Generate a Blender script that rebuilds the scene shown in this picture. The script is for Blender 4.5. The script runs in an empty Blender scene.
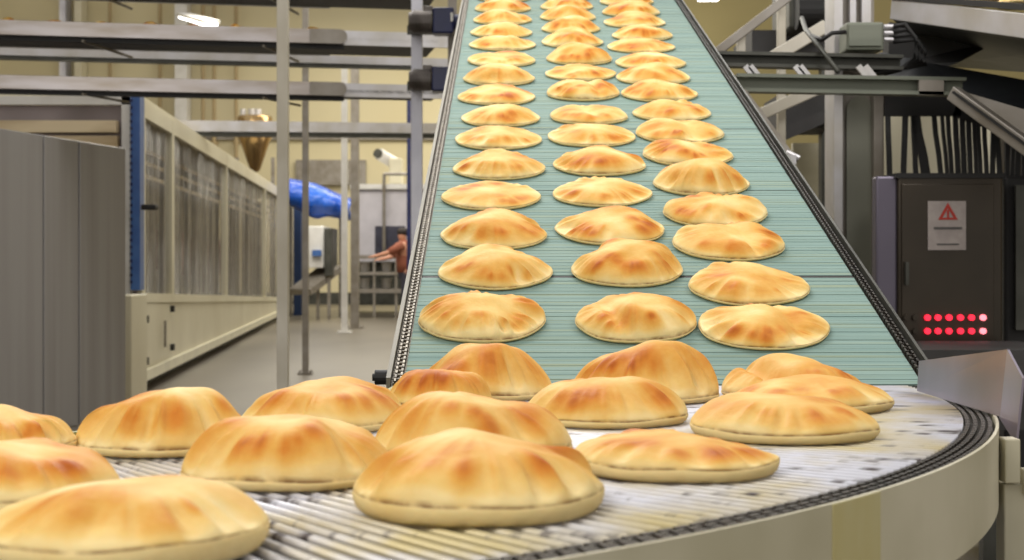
import bpy, bmesh, math, random
from mathutils import Vector, Matrix, noise
PI = math.pi
C = bpy.context.scene.collection
F = 1450.0            # focal length in pixels
HOR = 262.0           # horizon row
CAMZ = 1.10
TZ = 0.905            # surface of the rod conveyor

# ------------------------------------------------------------------ camera, world, lights
cam_d = bpy.data.cameras.new('camera'); cam = bpy.data.objects.new('camera', cam_d); C.objects.link(cam)
cam.location = (0, 0, CAMZ); cam.rotation_euler = (PI/2, 0, 0)
cam_d.sensor_width = 36; cam_d.lens = F/1024*36; cam_d.shift_y = -(280-HOR)/1024
cam_d.clip_start = 0.02; cam_d.clip_end = 200
cam_d.dof.use_dof = True; cam_d.dof.focus_distance = 2.3; cam_d.dof.aperture_fstop = 10
bpy.context.scene.camera = cam
sc = bpy.context.scene
sc.view_settings.view_transform = 'Standard'; sc.view_settings.look = 'None'
sc.view_settings.gamma = 1; sc.view_settings.use_curve_mapping = False
sc.view_settings.exposure = 0.0
w = bpy.data.worlds.new('world'); sc.world = w; w.use_nodes = True
w.node_tree.nodes['Background'].inputs[0].default_value = (1.0, 0.96, 0.90, 1)
w.node_tree.nodes['Background'].inputs[1].default_value = 0.66

def area(name, loc, rot, sx, sy, energy, col=(1, 1, 1)):
    d = bpy.data.lights.new(name, 'AREA'); d.shape = 'RECTANGLE'; d.size = sx; d.size_y = sy
    d.energy = energy; d.color = col
    o = bpy.data.objects.new(name, d); C.objects.link(o); o.location = loc; o.rotation_euler = rot
    return o
area('unseen_area_light', (-1.0, 4.6, 4.3), (math.radians(-32), 0, math.radians(12)), 2.2, 1.2, 84, (1.0, 0.98, 0.96))  # large area lights out of view, put in instead of ceiling fixtures
area('unseen_area_light', (-1.5, -0.9, 3.0), (math.radians(48), 0, math.radians(-25)), 1.8, 1.2, 50, (1.0, 0.96, 0.9))  # fill light added near the camera to brighten the bread fronts
area('unseen_area_light', (0.2, 8.5, 5.4), (math.radians(-25), 0, 0), 3.5, 2.0, 95, (1.0, 0.97, 0.92))
area('unseen_area_light', (2.4, 2.4, 3.9), (math.radians(35), 0, math.radians(-8)), 1.6, 1.2, 60, (1.0, 0.97, 0.95))  # fill light added to brighten the column and cabinet at right
area('unseen_area_light', (-3.0, 14, 6.6), (0, 0, 0), 5, 5, 430, (1.0, 0.95, 0.86))
area('unseen_area_light', (-3.5, 24, 7.0), (0, 0, 0), 7, 6, 850, (1.0, 0.95, 0.84))
area('unseen_area_light', (2, 33, 7.6), (0, 0, 0), 14, 4, 1050, (1.0, 0.93, 0.78))

# ------------------------------------------------------------------ helpers
def P(px, py, Y):
    return Vector(((px-512)/F*Y, Y, CAMZ+(HOR-py)/F*Y))

def srgb(r, g, b):
    f = lambda c: (c/255/12.92) if c/255 <= .04045 else ((c/255+.055)/1.055)**2.4
    return (f(r), f(g), f(b), 1)

def mat(name, col, rough=.6, metal=0, col2=None, scale=(4, 4, 4), detail=3, lo=.35, hi=.7, bump=0, bscale=None, spec=.5, bdist=.003):
    m = bpy.data.materials.new(name); m.use_nodes = True
    nt = m.node_tree; b = nt.nodes['Principled BSDF']
    b.inputs['Base Color'].default_value = col; b.inputs['Roughness'].default_value = rough
    b.inputs['Metallic'].default_value = metal
    b.inputs['Specular IOR Level'].default_value = spec
    tc = nt.nodes.new('ShaderNodeTexCoord')
    mp = nt.nodes.new('ShaderNodeMapping'); mp.inputs['Scale'].default_value = scale
    nt.links.new(tc.outputs['Object'], mp.inputs[0])
    nz = nt.nodes.new('ShaderNodeTexNoise'); nz.inputs['Scale'].default_value = 1; nz.inputs['Detail'].default_value = detail
    nt.links.new(mp.outputs[0], nz.inputs['Vector'])
    if col2 is None: col2 = tuple(c*.86 for c in col[:3])+(1,)
    r = nt.nodes.new('ShaderNodeValToRGB')
    r.color_ramp.elements[0].position = lo; r.color_ramp.elements[0].color = col
    r.color_ramp.elements[1].position = hi; r.color_ramp.elements[1].color = col2
    nt.links.new(nz.outputs['Fac'], r.inputs[0]); nt.links.new(r.outputs[0], b.inputs['Base Color'])
    if bump:
        bp = nt.nodes.new('ShaderNodeBump'); bp.inputs['Strength'].default_value = bump; bp.inputs['Distance'].default_value = bdist
        n2 = nt.nodes.new('ShaderNodeTexNoise'); n2.inputs['Detail'].default_value = 4; n2.inputs['Scale'].default_value = 1
        m2 = nt.nodes.new('ShaderNodeMapping'); m2.inputs['Scale'].default_value = bscale or tuple(s*4 for s in scale)
        nt.links.new(tc.outputs['Object'], m2.inputs[0]); nt.links.new(m2.outputs[0], n2.inputs['Vector'])
        nt.links.new(n2.outputs['Fac'], bp.inputs['Height']); nt.links.new(bp.outputs[0], b.inputs['Normal'])
    return m

M = {}
M['steel'] = mat('brushed_steel', srgb(186, 180, 180), .34, .75, srgb(160, 150, 140), (3, 3, 14))
M['steel_light'] = mat('bright_steel', srgb(205, 203, 206), .4, .35, srgb(185, 180, 172), (5, 5, 5))
M['steel_dull'] = mat('dull_steel', srgb(150, 144, 136), .45, .45, srgb(128, 120, 108), (6, 6, 6))
M['steel_dark'] = mat('dark_steel', srgb(84, 84, 78), .45, .5, srgb(62, 62, 56), (6, 6, 6))
M['green_steel'] = mat('painted_grey_green_steel', srgb(126, 130, 116), .45, .15, srgb(102, 106, 94), (1.5, 8, 12))
M['black'] = mat('black_rubber', srgb(26, 24, 24), .6, 0, srgb(16, 15, 15))
M['chain'] = mat('oily_chain_steel', srgb(54, 47, 38), .45, .4, srgb(28, 24, 20), (60, 60, 60))
M['chain_pale'] = mat('worn_chain_plate', srgb(120, 112, 98), .4, .6, srgb(70, 62, 50), (70, 70, 70))
M['darkpan'] = mat('dark_underframe', srgb(60, 58, 58), .6, 0, srgb(40, 38, 36))
M['beige'] = mat('beige_paint', srgb(206, 200, 178), .45, 0, srgb(180, 174, 148), (5, 5, 5))
M['beige2'] = mat('yellowed_paint', srgb(194, 186, 142), .5, 0, srgb(188, 176, 122), (20, 20, 8))
M['oven_white'] = mat('oven_cream_paint', srgb(214, 208, 184), .4, 0, srgb(198, 190, 164), (1, 1, 1))
M['white'] = mat('white_paint', srgb(222, 220, 216), .4, 0, srgb(205, 202, 196))
M['post'] = mat('grey_white_post_paint', srgb(214, 208, 194), .42, .1, srgb(180, 172, 154), (4, 4, 2))
M['post_blue'] = mat('cool_white_post_paint', srgb(232, 232, 242), .4, .1, srgb(190, 190, 204), (4, 4, 2))
M['blue'] = mat('blue_plastic', srgb(66, 104, 164), .4, 0, srgb(50, 84, 146), (6, 6, 6))
M['blue_film'] = mat('blue_sheeting', srgb(44, 104, 206), .3, 0, srgb(22, 70, 176), (2, 2, 2), bump=.6, bscale=(1.5, 1.5, 3), bdist=.2)
M['navy'] = mat('navy_motor_paint', srgb(26, 34, 84), .35, .1, srgb(18, 24, 60))
M['motor'] = mat('motor_grey', srgb(98, 92, 88), .4, .5, srgb(70, 64, 60), (12, 12, 12))
M['wall'] = mat('cream_wall_paint', srgb(212, 202, 168), .8, 0, srgb(204, 192, 154), (.3, .3, .3))
M['wall_olive'] = mat('olive_wall_paint', srgb(170, 156, 108), .8, 0, srgb(160, 146, 98), (.3, .3, .3))
M['floor'] = mat('concrete_floor', srgb(108, 100, 86), .36, 0, srgb(84, 77, 64), (.7, .35, 1), 5)
M['cabinet_grey'] = mat('grey_brushed_panels', srgb(158, 155, 154), .42, .15, srgb(144, 140, 138), (9, 9, .3), 3)
M['purple_grey'] = mat('mauve_panel', srgb(170, 158, 160), .3, .4, srgb(120, 110, 108), (1, 1, 1))
M['tan'] = mat('tan_panel', srgb(222, 204, 170), .5, 0, srgb(170, 146, 108), (1, 1, 6))
M['cabinet_dark'] = mat('dark_bronze_steel', srgb(64, 56, 46), .32, .5, srgb(52, 46, 38), (3, 3, 3))
M['lavender_sheen'] = mat('polished_edge_steel', srgb(156, 148, 168), .3, .55, srgb(124, 114, 118), (4, 4, 2))  # lavender reflection on the steel put into its base colour
M['label'] = mat('paper_label', srgb(165, 155, 150), .5, 0, srgb(150, 140, 136), (30, 30, 30))
M['red'] = mat('red_print', srgb(170, 44, 30), .5)
M['print'] = mat('grey_print', srgb(80, 78, 76), .6)
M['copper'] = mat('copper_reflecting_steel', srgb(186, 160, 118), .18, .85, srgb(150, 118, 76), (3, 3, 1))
M['interior'] = mat('oven_interior', srgb(120, 104, 88), .6, .1, srgb(84, 66, 56), (1.5, .6, 1.2), 3)
M['pipe'] = mat('ochre_pipe', srgb(170, 150, 112), .6)
M['skin'] = mat('skin', srgb(198, 140, 112), .5)
M['shirt'] = mat('maroon_brown_shirt', srgb(146, 84, 62), .8)
M['trousers'] = mat('dark_trousers', srgb(50, 48, 60), .8)
M['hair'] = mat('dark_hair', srgb(40, 30, 24), .7)
M['screen'] = mat('dark_window_glass', srgb(70, 70, 84), .15, 0, srgb(50, 50, 60))

def emis(name, col, s):
    m = bpy.data.materials.new(name); m.use_nodes = True
    b = m.node_tree.nodes['Principled BSDF']; b.inputs['Base Color'].default_value = col
    b.inputs['Emission Color'].default_value = col; b.inputs['Emission Strength'].default_value = s
    return m
M['tube'] = emis('lit_fluorescent_tube', (1, .98, .92, 1), 6)
M['led'] = emis('red_led_lit', (1, .02, .05, 1), 1.6)
M['led_hot'] = emis('red_led_brightest', (1, .2, .24, 1), 2.2)

# rods: pale steel with ochre stains
def rod_material():
    m = mat('pale_steel_rods', srgb(226, 227, 238), .36, .15, srgb(204, 202, 206), (25, 25, 25), 4, .45, .75)
    nt = m.node_tree; b = nt.nodes['Principled BSDF']
    base = [l for l in nt.links if l.to_socket == b.inputs['Base Color']][0].from_socket
    tc = [n for n in nt.nodes if n.type == 'TEX_COORD'][0]
    nz = nt.nodes.new('ShaderNodeTexNoise'); nz.inputs['Scale'].default_value = 5; nz.inputs['Detail'].default_value = 5
    nt.links.new(tc.outputs['Object'], nz.inputs['Vector'])
    r = nt.nodes.new('ShaderNodeValToRGB'); r.color_ramp.elements[0].position = .46; r.color_ramp.elements[1].position = .68
    nt.links.new(nz.outputs['Fac'], r.inputs[0])
    mx = nt.nodes.new('ShaderNodeMix'); mx.data_type = 'RGBA'; mx.inputs[7].default_value = srgb(212, 196, 146)
    nt.links.new(r.outputs[0], mx.inputs[0]); nt.links.new(base, mx.inputs[6])
    # dark smudges, elongated
    n3 = nt.nodes.new('ShaderNodeTexNoise'); n3.inputs['Scale'].default_value = 1; n3.inputs['Detail'].default_value = 4
    mp = nt.nodes.new('ShaderNodeMapping'); mp.inputs['Scale'].default_value = (9, 40, 1)
    nt.links.new(tc.outputs['Object'], mp.inputs[0]); nt.links.new(mp.outputs[0], n3.inputs['Vector'])
    r3 = nt.nodes.new('ShaderNodeValToRGB'); r3.color_ramp.elements[0].position = .58; r3.color_ramp.elements[1].position = .70
    nt.links.new(n3.outputs['Fac'], r3.inputs[0])
    m3 = nt.nodes.new('ShaderNodeMix'); m3.data_type = 'RGBA'; m3.inputs[7].default_value = srgb(92, 84, 84)
    nt.links.new(r3.outputs[0], m3.inputs[0]); nt.links.new(mx.outputs[2], m3.inputs[6])
    nt.links.new(m3.outputs[2], b.inputs['Base Color'])
    return m
M['rods'] = rod_material()
M['slats'] = mat('teal_slats', srgb(132, 156, 149), .75, 0, srgb(114, 141, 136), (2.5, 60, 60), 5, .38, .66, bump=.5, bscale=(5, 260, 260), bdist=.002, spec=.25)

def slat_tint(m):
    nt = m.node_tree; b = nt.nodes['Principled BSDF']
    base = [l for l in nt.links if l.to_socket == b.inputs['Base Color']][0].from_socket
    tc = [n for n in nt.nodes if n.type == 'TEX_COORD'][0]
    nz = nt.nodes.new('ShaderNodeTexNoise'); nz.inputs['Scale'].default_value = 1; nz.inputs['Detail'].default_value = 5
    mp = nt.nodes.new('ShaderNodeMapping'); mp.inputs['Scale'].default_value = (1.6, 110, 110)
    nt.links.new(tc.outputs['Object'], mp.inputs[0]); nt.links.new(mp.outputs[0], nz.inputs['Vector'])
    r = nt.nodes.new('ShaderNodeValToRGB'); r.color_ramp.elements[0].position = .52; r.color_ramp.elements[1].position = .72
    nt.links.new(nz.outputs['Fac'], r.inputs[0])
    mx = nt.nodes.new('ShaderNodeMix'); mx.data_type = 'RGBA'; mx.inputs[7].default_value = srgb(138, 150, 124)
    nt.links.new(r.outputs[0], mx.inputs[0]); nt.links.new(base, mx.inputs[6])
    nt.links.new(mx.outputs[2], b.inputs['Base Color'])
slat_tint(M['slats'])

def bread_material():
    m = bpy.data.materials.new('baked_pita_crust'); m.use_nodes = True
    nt = m.node_tree; b = nt.nodes['Principled BSDF']; L = nt.links
    at = nt.nodes.new('ShaderNodeAttribute'); at.attribute_name = 'toast'
    tc = nt.nodes.new('ShaderNodeTexCoord'); oi = nt.nodes.new('ShaderNodeObjectInfo')
    nz = nt.nodes.new('ShaderNodeTexNoise'); nz.noise_dimensions = '4D'
    nz.inputs['Scale'].default_value = 26; nz.inputs['Detail'].default_value = 6; nz.inputs['Roughness'].default_value = .6
    sc_ = nt.nodes.new('ShaderNodeMath'); sc_.operation = 'MULTIPLY'; sc_.inputs[1].default_value = 30
    L.new(oi.outputs['Random'], sc_.inputs[0]); L.new(sc_.outputs[0], nz.inputs['W']); L.new(tc.outputs['Object'], nz.inputs['Vector'])
    a = nt.nodes.new('ShaderNodeMath'); a.operation = 'MULTIPLY_ADD'; a.inputs[1].default_value = .55; 
    s = nt.nodes.new('ShaderNodeMath'); s.operation = 'SUBTRACT'; s.inputs[1].default_value = .5
    L.new(nz.outputs['Fac'], s.inputs[0]); L.new(s.outputs[0], a.inputs[0]); L.new(at.outputs['Fac'], a.inputs[2])
    r = nt.nodes.new('ShaderNodeValToRGB'); cr = r.color_ramp
    cr.elements[0].position = 0; cr.elements[0].color = srgb(240, 216, 156)
    cr.elements[1].position = 1; cr.elements[1].color = srgb(176, 92, 24)
    for p_, c_ in ((.25, srgb(232, 195, 118)), (.5, srgb(220, 165, 78)), (.75, srgb(206, 130, 46))):
        e = cr.elements.new(p_); e.color = c_
    L.new(a.outputs[0], r.inputs[0])
    # dark burnt seam
    se = nt.nodes.new('ShaderNodeAttribute'); se.attribute_name = 'seam'
    n2 = nt.nodes.new('ShaderNodeTexNoise'); n2.inputs['Scale'].default_value = 60; n2.inputs['Detail'].default_value = 3
    L.new(tc.outputs['Object'], n2.inputs['Vector'])
    r2 = nt.nodes.new('ShaderNodeValToRGB'); r2.color_ramp.elements[0].position = .30; r2.color_ramp.elements[1].position = .62
    L.new(n2.outputs['Fac'], r2.inputs[0])
    ml = nt.nodes.new('ShaderNodeMath'); ml.operation = 'MULTIPLY'; L.new(se.outputs['Fac'], ml.inputs[0]); L.new(r2.outputs[0], ml.inputs[1])
    mx = nt.nodes.new('ShaderNodeMix'); mx.data_type = 'RGBA'; mx.inputs[7].default_value = srgb(112, 72, 30)
    L.new(ml.outputs[0], mx.inputs[0]); L.new(r.outputs[0], mx.inputs[6]); L.new(mx.outputs[2], b.inputs['Base Color'])
    b.inputs['Roughness'].default_value = .58; b.inputs['Specular IOR Level'].default_value = .18
    b.inputs['Subsurface Weight'].default_value = .12; b.inputs['Subsurface Radius'].default_value = (.012, .006, .003); b.inputs['Subsurface Scale'].default_value = 1
    bp = nt.nodes.new('ShaderNodeBump'); bp.inputs['Strength'].default_value = .35; bp.inputs['Distance'].default_value = .002
    n4 = nt.nodes.new('ShaderNodeTexNoise'); n4.inputs['Scale'].default_value = 130; n4.inputs['Detail'].default_value = 4
    L.new(tc.outputs['Object'], n4.inputs['Vector']); L.new(n4.outputs['Fac'], bp.inputs['Height']); L.new(bp.outputs[0], b.inputs['Normal'])
    return m
M['bread'] = bread_material()

def sheet_plastic():
    m = bpy.data.materials.new('hazy_strip_plastic'); m.use_nodes = True
    nt = m.node_tree; b = nt.nodes['Principled BSDF']; L = nt.links
    tc = nt.nodes.new('ShaderNodeTexCoord'); mp = nt.nodes.new('ShaderNodeMapping'); mp.inputs['Scale'].default_value = (2.2, 2.2, .18)
    nz = nt.nodes.new('ShaderNodeTexNoise'); nz.inputs['Scale'].default_value = 1.4; nz.inputs['Detail'].default_value = 5
    L.new(tc.outputs['Object'], mp.inputs[0]); L.new(mp.outputs[0], nz.inputs['Vector'])
    r = nt.nodes.new('ShaderNodeValToRGB'); r.color_ramp.elements[0].position = .38; r.color_ramp.elements[0].color = (.07, .07, .07, 1)
    r.color_ramp.elements[1].position = .66; r.color_ramp.elements[1].color = (.27, .27, .27, 1)
    L.new(nz.outputs['Fac'], r.inputs[0]); L.new(r.outputs[0], b.inputs['Alpha'])
    b.inputs['Base Color'].default_value = srgb(178, 172, 160); b.inputs['Roughness'].default_value = .2
    return m
M['plastic'] = sheet_plastic()

# mesh builder --------------------------------------------------------------
def add_box(bm, c, s, rot=None):
    g = bmesh.ops.create_cube(bm, size=1)
    mt = Matrix.Translation(c) @ (rot.to_4x4() if rot else Matrix()) @ Matrix.Diagonal((s[0], s[1], s[2], 1))
    bmesh.ops.transform(bm, matrix=mt, verts=g['verts'])
    return g['verts']

def frame_from(d, up=Vector((0, 0, 1))):
    y = d.normalized(); x = y.cross(up)
    if x.length < 1e-4: x = y.cross(Vector((0, 1, 0)))
    x.normalize(); z = x.cross(y)
    return Matrix((x, y, z)).transposed()

def add_beam(bm, a, b, w_, h_, up=Vector((0, 0, 1))):
    a = Vector(a); b = Vector(b); d = b-a
    add_box(bm, (a+b)/2, (w_, d.length, h_), frame_from(d, up))

def add_cyl(bm, a, b, r, seg=16, r2=None, caps=True):
    a = Vector(a); b = Vector(b); d = b-a
    g = bmesh.ops.create_cone(bm, cap_ends=caps, segments=seg, radius1=r, radius2=r if r2 is None else r2, depth=d.length)
    q = d.to_track_quat('Z', 'Y').to_matrix().to_4x4()
    bmesh.ops.transform(bm, matrix=Matrix.Translation((a+b)/2) @ q, verts=g['verts'])

def add_tube(bm, pts, r, seg=8):
    pts = [Vector(p) for p in pts]
    rings = []
    for i, p in enumerate(pts):
        d = (pts[min(i+1, len(pts)-1)]-pts[max(i-1, 0)])
        fr = frame_from(d, Vector((0.01, 0.02, 1)))
        rings.append([bm.verts.new(p + fr @ Vector((r*math.cos(t*2*PI/seg), 0, r*math.sin(t*2*PI/seg)))) for t in range(seg)])
    for i in range(len(rings)-1):
        for k in range(seg):
            bm.faces.new((rings[i][k], rings[i][(k+1) % seg], rings[i+1][(k+1) % seg], rings[i+1][k]))
    bm.faces.new(rings[0]); bm.faces.new(list(reversed(rings[-1])))

def add_prism(bm, pts, vec):
    vec = Vector(vec)
    a = [bm.verts.new(Vector(p)) for p in pts]; b = [bm.verts.new(Vector(p)+vec) for p in pts]
    n = len(pts)
    bm.faces.new(a); bm.faces.new(list(reversed(b)))
    for i in range(n): bm.faces.new((a[i], b[i], b[(i+1) % n], a[(i+1) % n]))

def add_lathe(bm, prof, c, seg=32):
    rings = []
    for r, z in prof:
        rings.append([bm.verts.new((c[0]+r*math.cos(2*PI*k/seg), c[1]+r*math.sin(2*PI*k/seg), c[2]+z)) for k in range(seg)])
    for i in range(len(rings)-1):
        for k in range(seg):
            bm.faces.new((rings[i][k], rings[i][(k+1) % seg], rings[i+1][(k+1) % seg], rings[i+1][k]))
    bm.faces.new(list(reversed(rings[0]))); bm.faces.new(rings[-1])

def obj(name, bm, m, parent=None, bevel=0, smooth=False):
    bmesh.ops.recalc_face_normals(bm, faces=bm.faces)
    me = bpy.data.meshes.new(name)
    # origin at base centre for top-level meshes
    off = Vector((0, 0, 0))
    if parent is None and len(bm.verts):
        xs = [v.co.x for v in bm.verts]; ys = [v.co.y for v in bm.verts]; zs = [v.co.z for v in bm.verts]
        off = Vector(((min(xs)+max(xs))/2, (min(ys)+max(ys))/2, min(zs)))
        bmesh.ops.translate(bm, verts=bm.verts, vec=-off)
    elif parent is not None:
        off = -parent.location
        if parent.rotation_euler.x or parent.rotation_euler.z: off = Vector((0, 0, 0))
        else: bmesh.ops.translate(bm, verts=bm.verts, vec=off)
        off = Vector((0, 0, 0))
    bm.to_mesh(me); bm.free()
    me.materials.append(m)
    if smooth:
        for p in me.polygons: p.use_smooth = True
    o = bpy.data.objects.new(name, me); C.objects.link(o); o.location = off
    if parent is not None: o.parent = parent
    if bevel:
        md = o.modifiers.new('bevel', 'BEVEL'); md.width = bevel; md.segments = 2; md.limit_method = 'ANGLE'
    return o

def sub(name, bm, m, part, **k):
    """a sub-part: mesh given in world coordinates, under a part whose thing root is an unrotated empty"""
    root = part.parent
    bmesh.ops.translate(bm, verts=bm.verts, vec=-root.location)
    o = obj(name, bm, m, root, **k); o.parent = part
    # obj() subtracted root.location once more
    for v in o.data.vertices: v.co += root.location
    return o

def thing(name, label, cat, loc=(0, 0, 0), group=None):
    o = bpy.data.objects.new(name, None); C.objects.link(o); o.location = loc; o.empty_display_size = .1
    o['label'] = label; o['category'] = cat
    if group: o['group'] = group
    return o

def tag(o, label, cat, group=None):
    o['label'] = label; o['category'] = cat
    if group: o['group'] = group
    return o

def struct(name, bm, m, **k):
    o = obj(name, bm, m, **k); o['kind'] = 'structure'; return o
B = bmesh.new

# ------------------------------------------------------------------ the hall
bm = B(); add_box(bm, (0, 18, -.05), (28, 42, .1)); struct('floor', bm, M['floor'])
bm = B(); add_box(bm, (0, 38.1, 4.5), (28, .2, 9)); struct('wall_back', bm, M['wall'])
bm = B(); add_box(bm, (-14.1, 18, 4.5), (.2, 42, 9)); struct('wall_left', bm, M['wall'])
bm = B(); add_box(bm, (14.1, 18, 4.5), (.2, 42, 9)); struct('wall_right', bm, M['wall'])
# olive partition to the right, behind the inclined belt
bm = B(); add_box(bm, (6.0, 16.1, 2.6), (11.0, .12, 5.2)); struct('wall_partition', bm, M['wall_olive'])
# vertical pilasters and pipes on the back wall
for n_, (x0, x1, mm) in enumerate(((176, 188, 'white'), (61, 67, 'post_blue'), (76, 83, 'oven_white'))):
    bm = B(); a = P(x0, 0, 37.6); b = P(x1, 0, 37.6); add_box(bm, ((a.x+b.x)/2, 37.7, 4.5), (b.x-a.x, .5, 9)); struct('trim_%d' % (n_+1), bm, M[mm])
bm = B(); add_box(bm, (-5, 37.95, P(0, 137, 37.8).z), (16, .12, .12)); struct('trim_4', bm, M['steel_dull'])
bm = B(); a = P(296, 160, 37.9); b = P(366, 185, 37.9); add_box(bm, ((a.x+b.x)/2, 37.9, (a.z+b.z)/2), (b.x-a.x, .12, a.z-b.z)); struct('recessed_panel_1', bm, M['steel_dull'])  # grey recessed panel in the back wall, no glass
bm = B(); add_box(bm, (0, 38, .15), (27, .08, .3)); struct('baseboard_back', bm, M['steel_dark'])
wps = [(203, 'third'), (214, 'fourth'), (110, 'first'), (160, 'second'), (236, 'fifth')]
for px_, o_ in wps:
    bm = B(); a = P(px_, 0, 37.75); add_cyl(bm, (a.x, 37.75, 0), (a.x, 37.75, 8.8), .05, 10)
    for zz in (2, 4.2, 6.4): add_box(bm, (a.x, 37.82, zz), (.2, .1, .06))
    tag(obj('wall_pipe', bm, M['pipe']), 'thin ochre vertical pipe on the cream back wall, %s of five from the left' % o_, 'pipe', 'pipes on the back wall')

# lit lamps high up
def lamp(a, b, label):
    t = thing('ceiling_lamp', label, 'lamp', (a+b)/2)
    bm = B(); add_beam(bm, a, b, .3, .06); h = obj('housing', bm, M['white'], t); h.location.z += .055
    bm = B(); add_beam(bm, a, b, .22, .05); obj('tube', bm, M['tube'], t)
lamp(P(184, 17, 30), P(211, 25, 24), 'bright white strip lamp glowing between the racks at top left')
lamp(P(699, -3, 15.5), P(719, -3, 15.5), 'small bright lamp at the top edge right of the inclined belt')

# ------------------------------------------------------------------ curved rod conveyor
CX, CY = -1.01, 2.26
def pol(r, a, z): return Vector((CX+r*math.cos(a), CY+r*math.sin(a), z))
A0, A1 = 0.022, -1.95
t = thing('curved_conveyor', 'curved conveyor of pale steel rods carrying breads in the foreground', 'conveyor', (CX, CY, 0))
step = .0113; n = int((A0-A1)/step)
bm = B()
for i in range(n):
    a = A0-step*(i+.3)
    add_cyl(bm, pol(.875, a, TZ-.0038), pol(1.636, a, TZ-.0038), .0038, 8)
obj('rod_belt', bm, M['rods'], t, smooth=True)
def ring(bm, r0, r1, z0, z1, a0=A0, a1=A1, seg=120):
    vs = []
    for i in range(seg+1):
        a = a0+(a1-a0)*i/seg
        vs.append([bm.verts.new(pol(r, a, z)) for r, z in ((r0, z0), (r1, z0), (r1, z1), (r0, z1))])
    for i in range(seg):
        for k in range(4):
            bm.faces.new((vs[i][k], vs[i][(k+1) % 4], vs[i+1][(k+1) % 4], vs[i+1][k]))
    bm.faces.new(vs[0]); bm.faces.new(list(reversed(vs[-1])))
bm = B(); ring(bm, .86, 1.672, .862, .872); obj('belt_bed', bm, M['black'], t)
for r0, r1, nm in ((1.637, 1.672, 'outer_chain'), (.845, .874, 'inner_chain')):
    bm = B(); ring(bm, r0, r1, .873, .892)
    rows = (r0+.004, r0+.013, r0+.022, r1-.005) if r1-r0 > .03 else (r0+.006, r1-.006)
    for i in range(n):
        a = A0-step*(i+.3)
        rot = Matrix.Rotation(a, 3, 'Z')
        for j, r in enumerate(rows):
            add_box(bm, pol(r, a+(step*.25 if j % 2 else 0), .8985), (.005, r*step*.78, .011), rot)
        if r1-r0 > .03:
            add_cyl(bm, pol(r0+.003, a, .8975), pol(r1-.004, a, .8975), .0036, 6)
    obj(nm, bm, M['chain'], t)
bm = B(); ring(bm, 1.6735, 1.677, .813, .9065); obj('outer_side_panel', bm, M['beige'], t)
# yellowed band on the panel
bm = B(); ring(bm, 1.6771, 1.6782, .815, .906, a0=-.715, a1=-.664, seg=10); obj('yellowed_joint_plate', bm, M['beige2'], t)['label'] = 'yellowed joint plate'
bm = B(); ring(bm, .832, .842, .83, .912); obj('inner_side_panel', bm, mat('olive_green_edge', srgb(150, 150, 84), .5), t)
bm = B(); ring(bm, .95, 1.0, .78, .861); ring(bm, 1.5, 1.56, .78, .861); obj('support_ring', bm, M['steel_dark'], t)
for aa, rr in ((-.05, 1.53), (-.95, 1.53), (-1.7, 1.53), (-.4, .975), (-1.3, .975), (-1.85, .975)):
    bm = B(); q = pol(rr, aa, 0); add_box(bm, (q.x, q.y, .39), (.045, .045, .78)); add_box(bm, (q.x, q.y, .008), (.1, .1, .016)); obj('leg', bm, M['beige'], t, bevel=.003)
# outer bracket post at the right
bm = B(); add_box(bm, (.590, 1.715, .44), (.026, .03, .80)); obj('leg', bm, M['beige'], t, bevel=.002)
bm = B(); add_box(bm, (.583, 1.70, .868), (.018, .026, .052)); add_box(bm, (.604, 1.70, .843), (.012, .02, .03)); obj('bracket', bm, M['beige'], t, bevel=.002)
bm = B(); add_box(bm, (.566, 1.78, .86), (.006, .03, .08)); obj('clamp', bm, M['black'], t)
# guard plate of bent sheet steel
g1 = [Vector((.606, 2.17, .907)), Vector((.609, 2.17, .952)), Vector((.6185, 1.81, .991)), Vector((.609, 1.81, .907))]
bm = B(); add_prism(bm, g1, (.003, 0, 0)); gp = obj('bent_guard_plate', bm, M['lavender_sheen'], None)
tag(gp, 'bent polished sheet steel guard standing at the right end of the curved conveyor', 'guard plate')
g2 = [Vector((.6185, 1.812, .991)), Vector((.609, 1.812, .905)), Vector((.598, 1.722, .884)), Vector((.606, 1.722, .962))]
# keep as one object with its folded wing
bm = B(); add_prism(bm, g2, (.003, 0, 0))
wing = obj('folded_wing', bm, M['lavender_sheen'], None); wing.parent = gp; wing.location = wing.location - gp.location

# crumb tray under the curve with crusts
bm = B(); add_box(bm, (.42, 1.75, .60), (.34, .5, .012)); add_box(bm, (.42, 1.995, .62), (.34, .01, .05)); add_box(bm, (.255, 1.75, .62), (.01, .5, .05))
tag(obj('crumb_tray', bm, M['steel_dull']), 'flat steel crumb tray fixed below the curved conveyor at bottom right', 'tray')

# ------------------------------------------------------------------ inclined conveyor
INC = math.atan(513/F); SI, CI = math.sin(INC), math.cos(INC)
Y0 = 2.3
def inc(x, s, h=0):      # s = distance up the slope, h = height above the belt surface
    return Vector((x, Y0+s*CI-h*SI, TZ+s*SI+h*CI))
RX = Matrix.Rotation(INC, 3, 'X')
XL, XR, SL = -.172, .652, 5.2
t = thing('inclined_conveyor', 'long teal slatted conveyor rising from the curve to the top of the picture', 'conveyor', ((XL+XR)/2, Y0, 0))
bm = B(); s = .004; k = 0; random.seed(3)
seams = {26: .013, 57: .005, 88: .006, 118: .004, 150: .006, 182: .004, 214: .006}
while s < SL:
    wdt = .0165
    add_box(bm, inc((XL+XR)/2, s+wdt/2, -.004+random.uniform(-.0004, .0004)), (XR-XL, wdt, .008), RX)
    s += wdt+.0017+seams.get(k, 0); k += 1
obj('slat_belt', bm, M['slats'], t)
s = .004; k = 0
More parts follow.
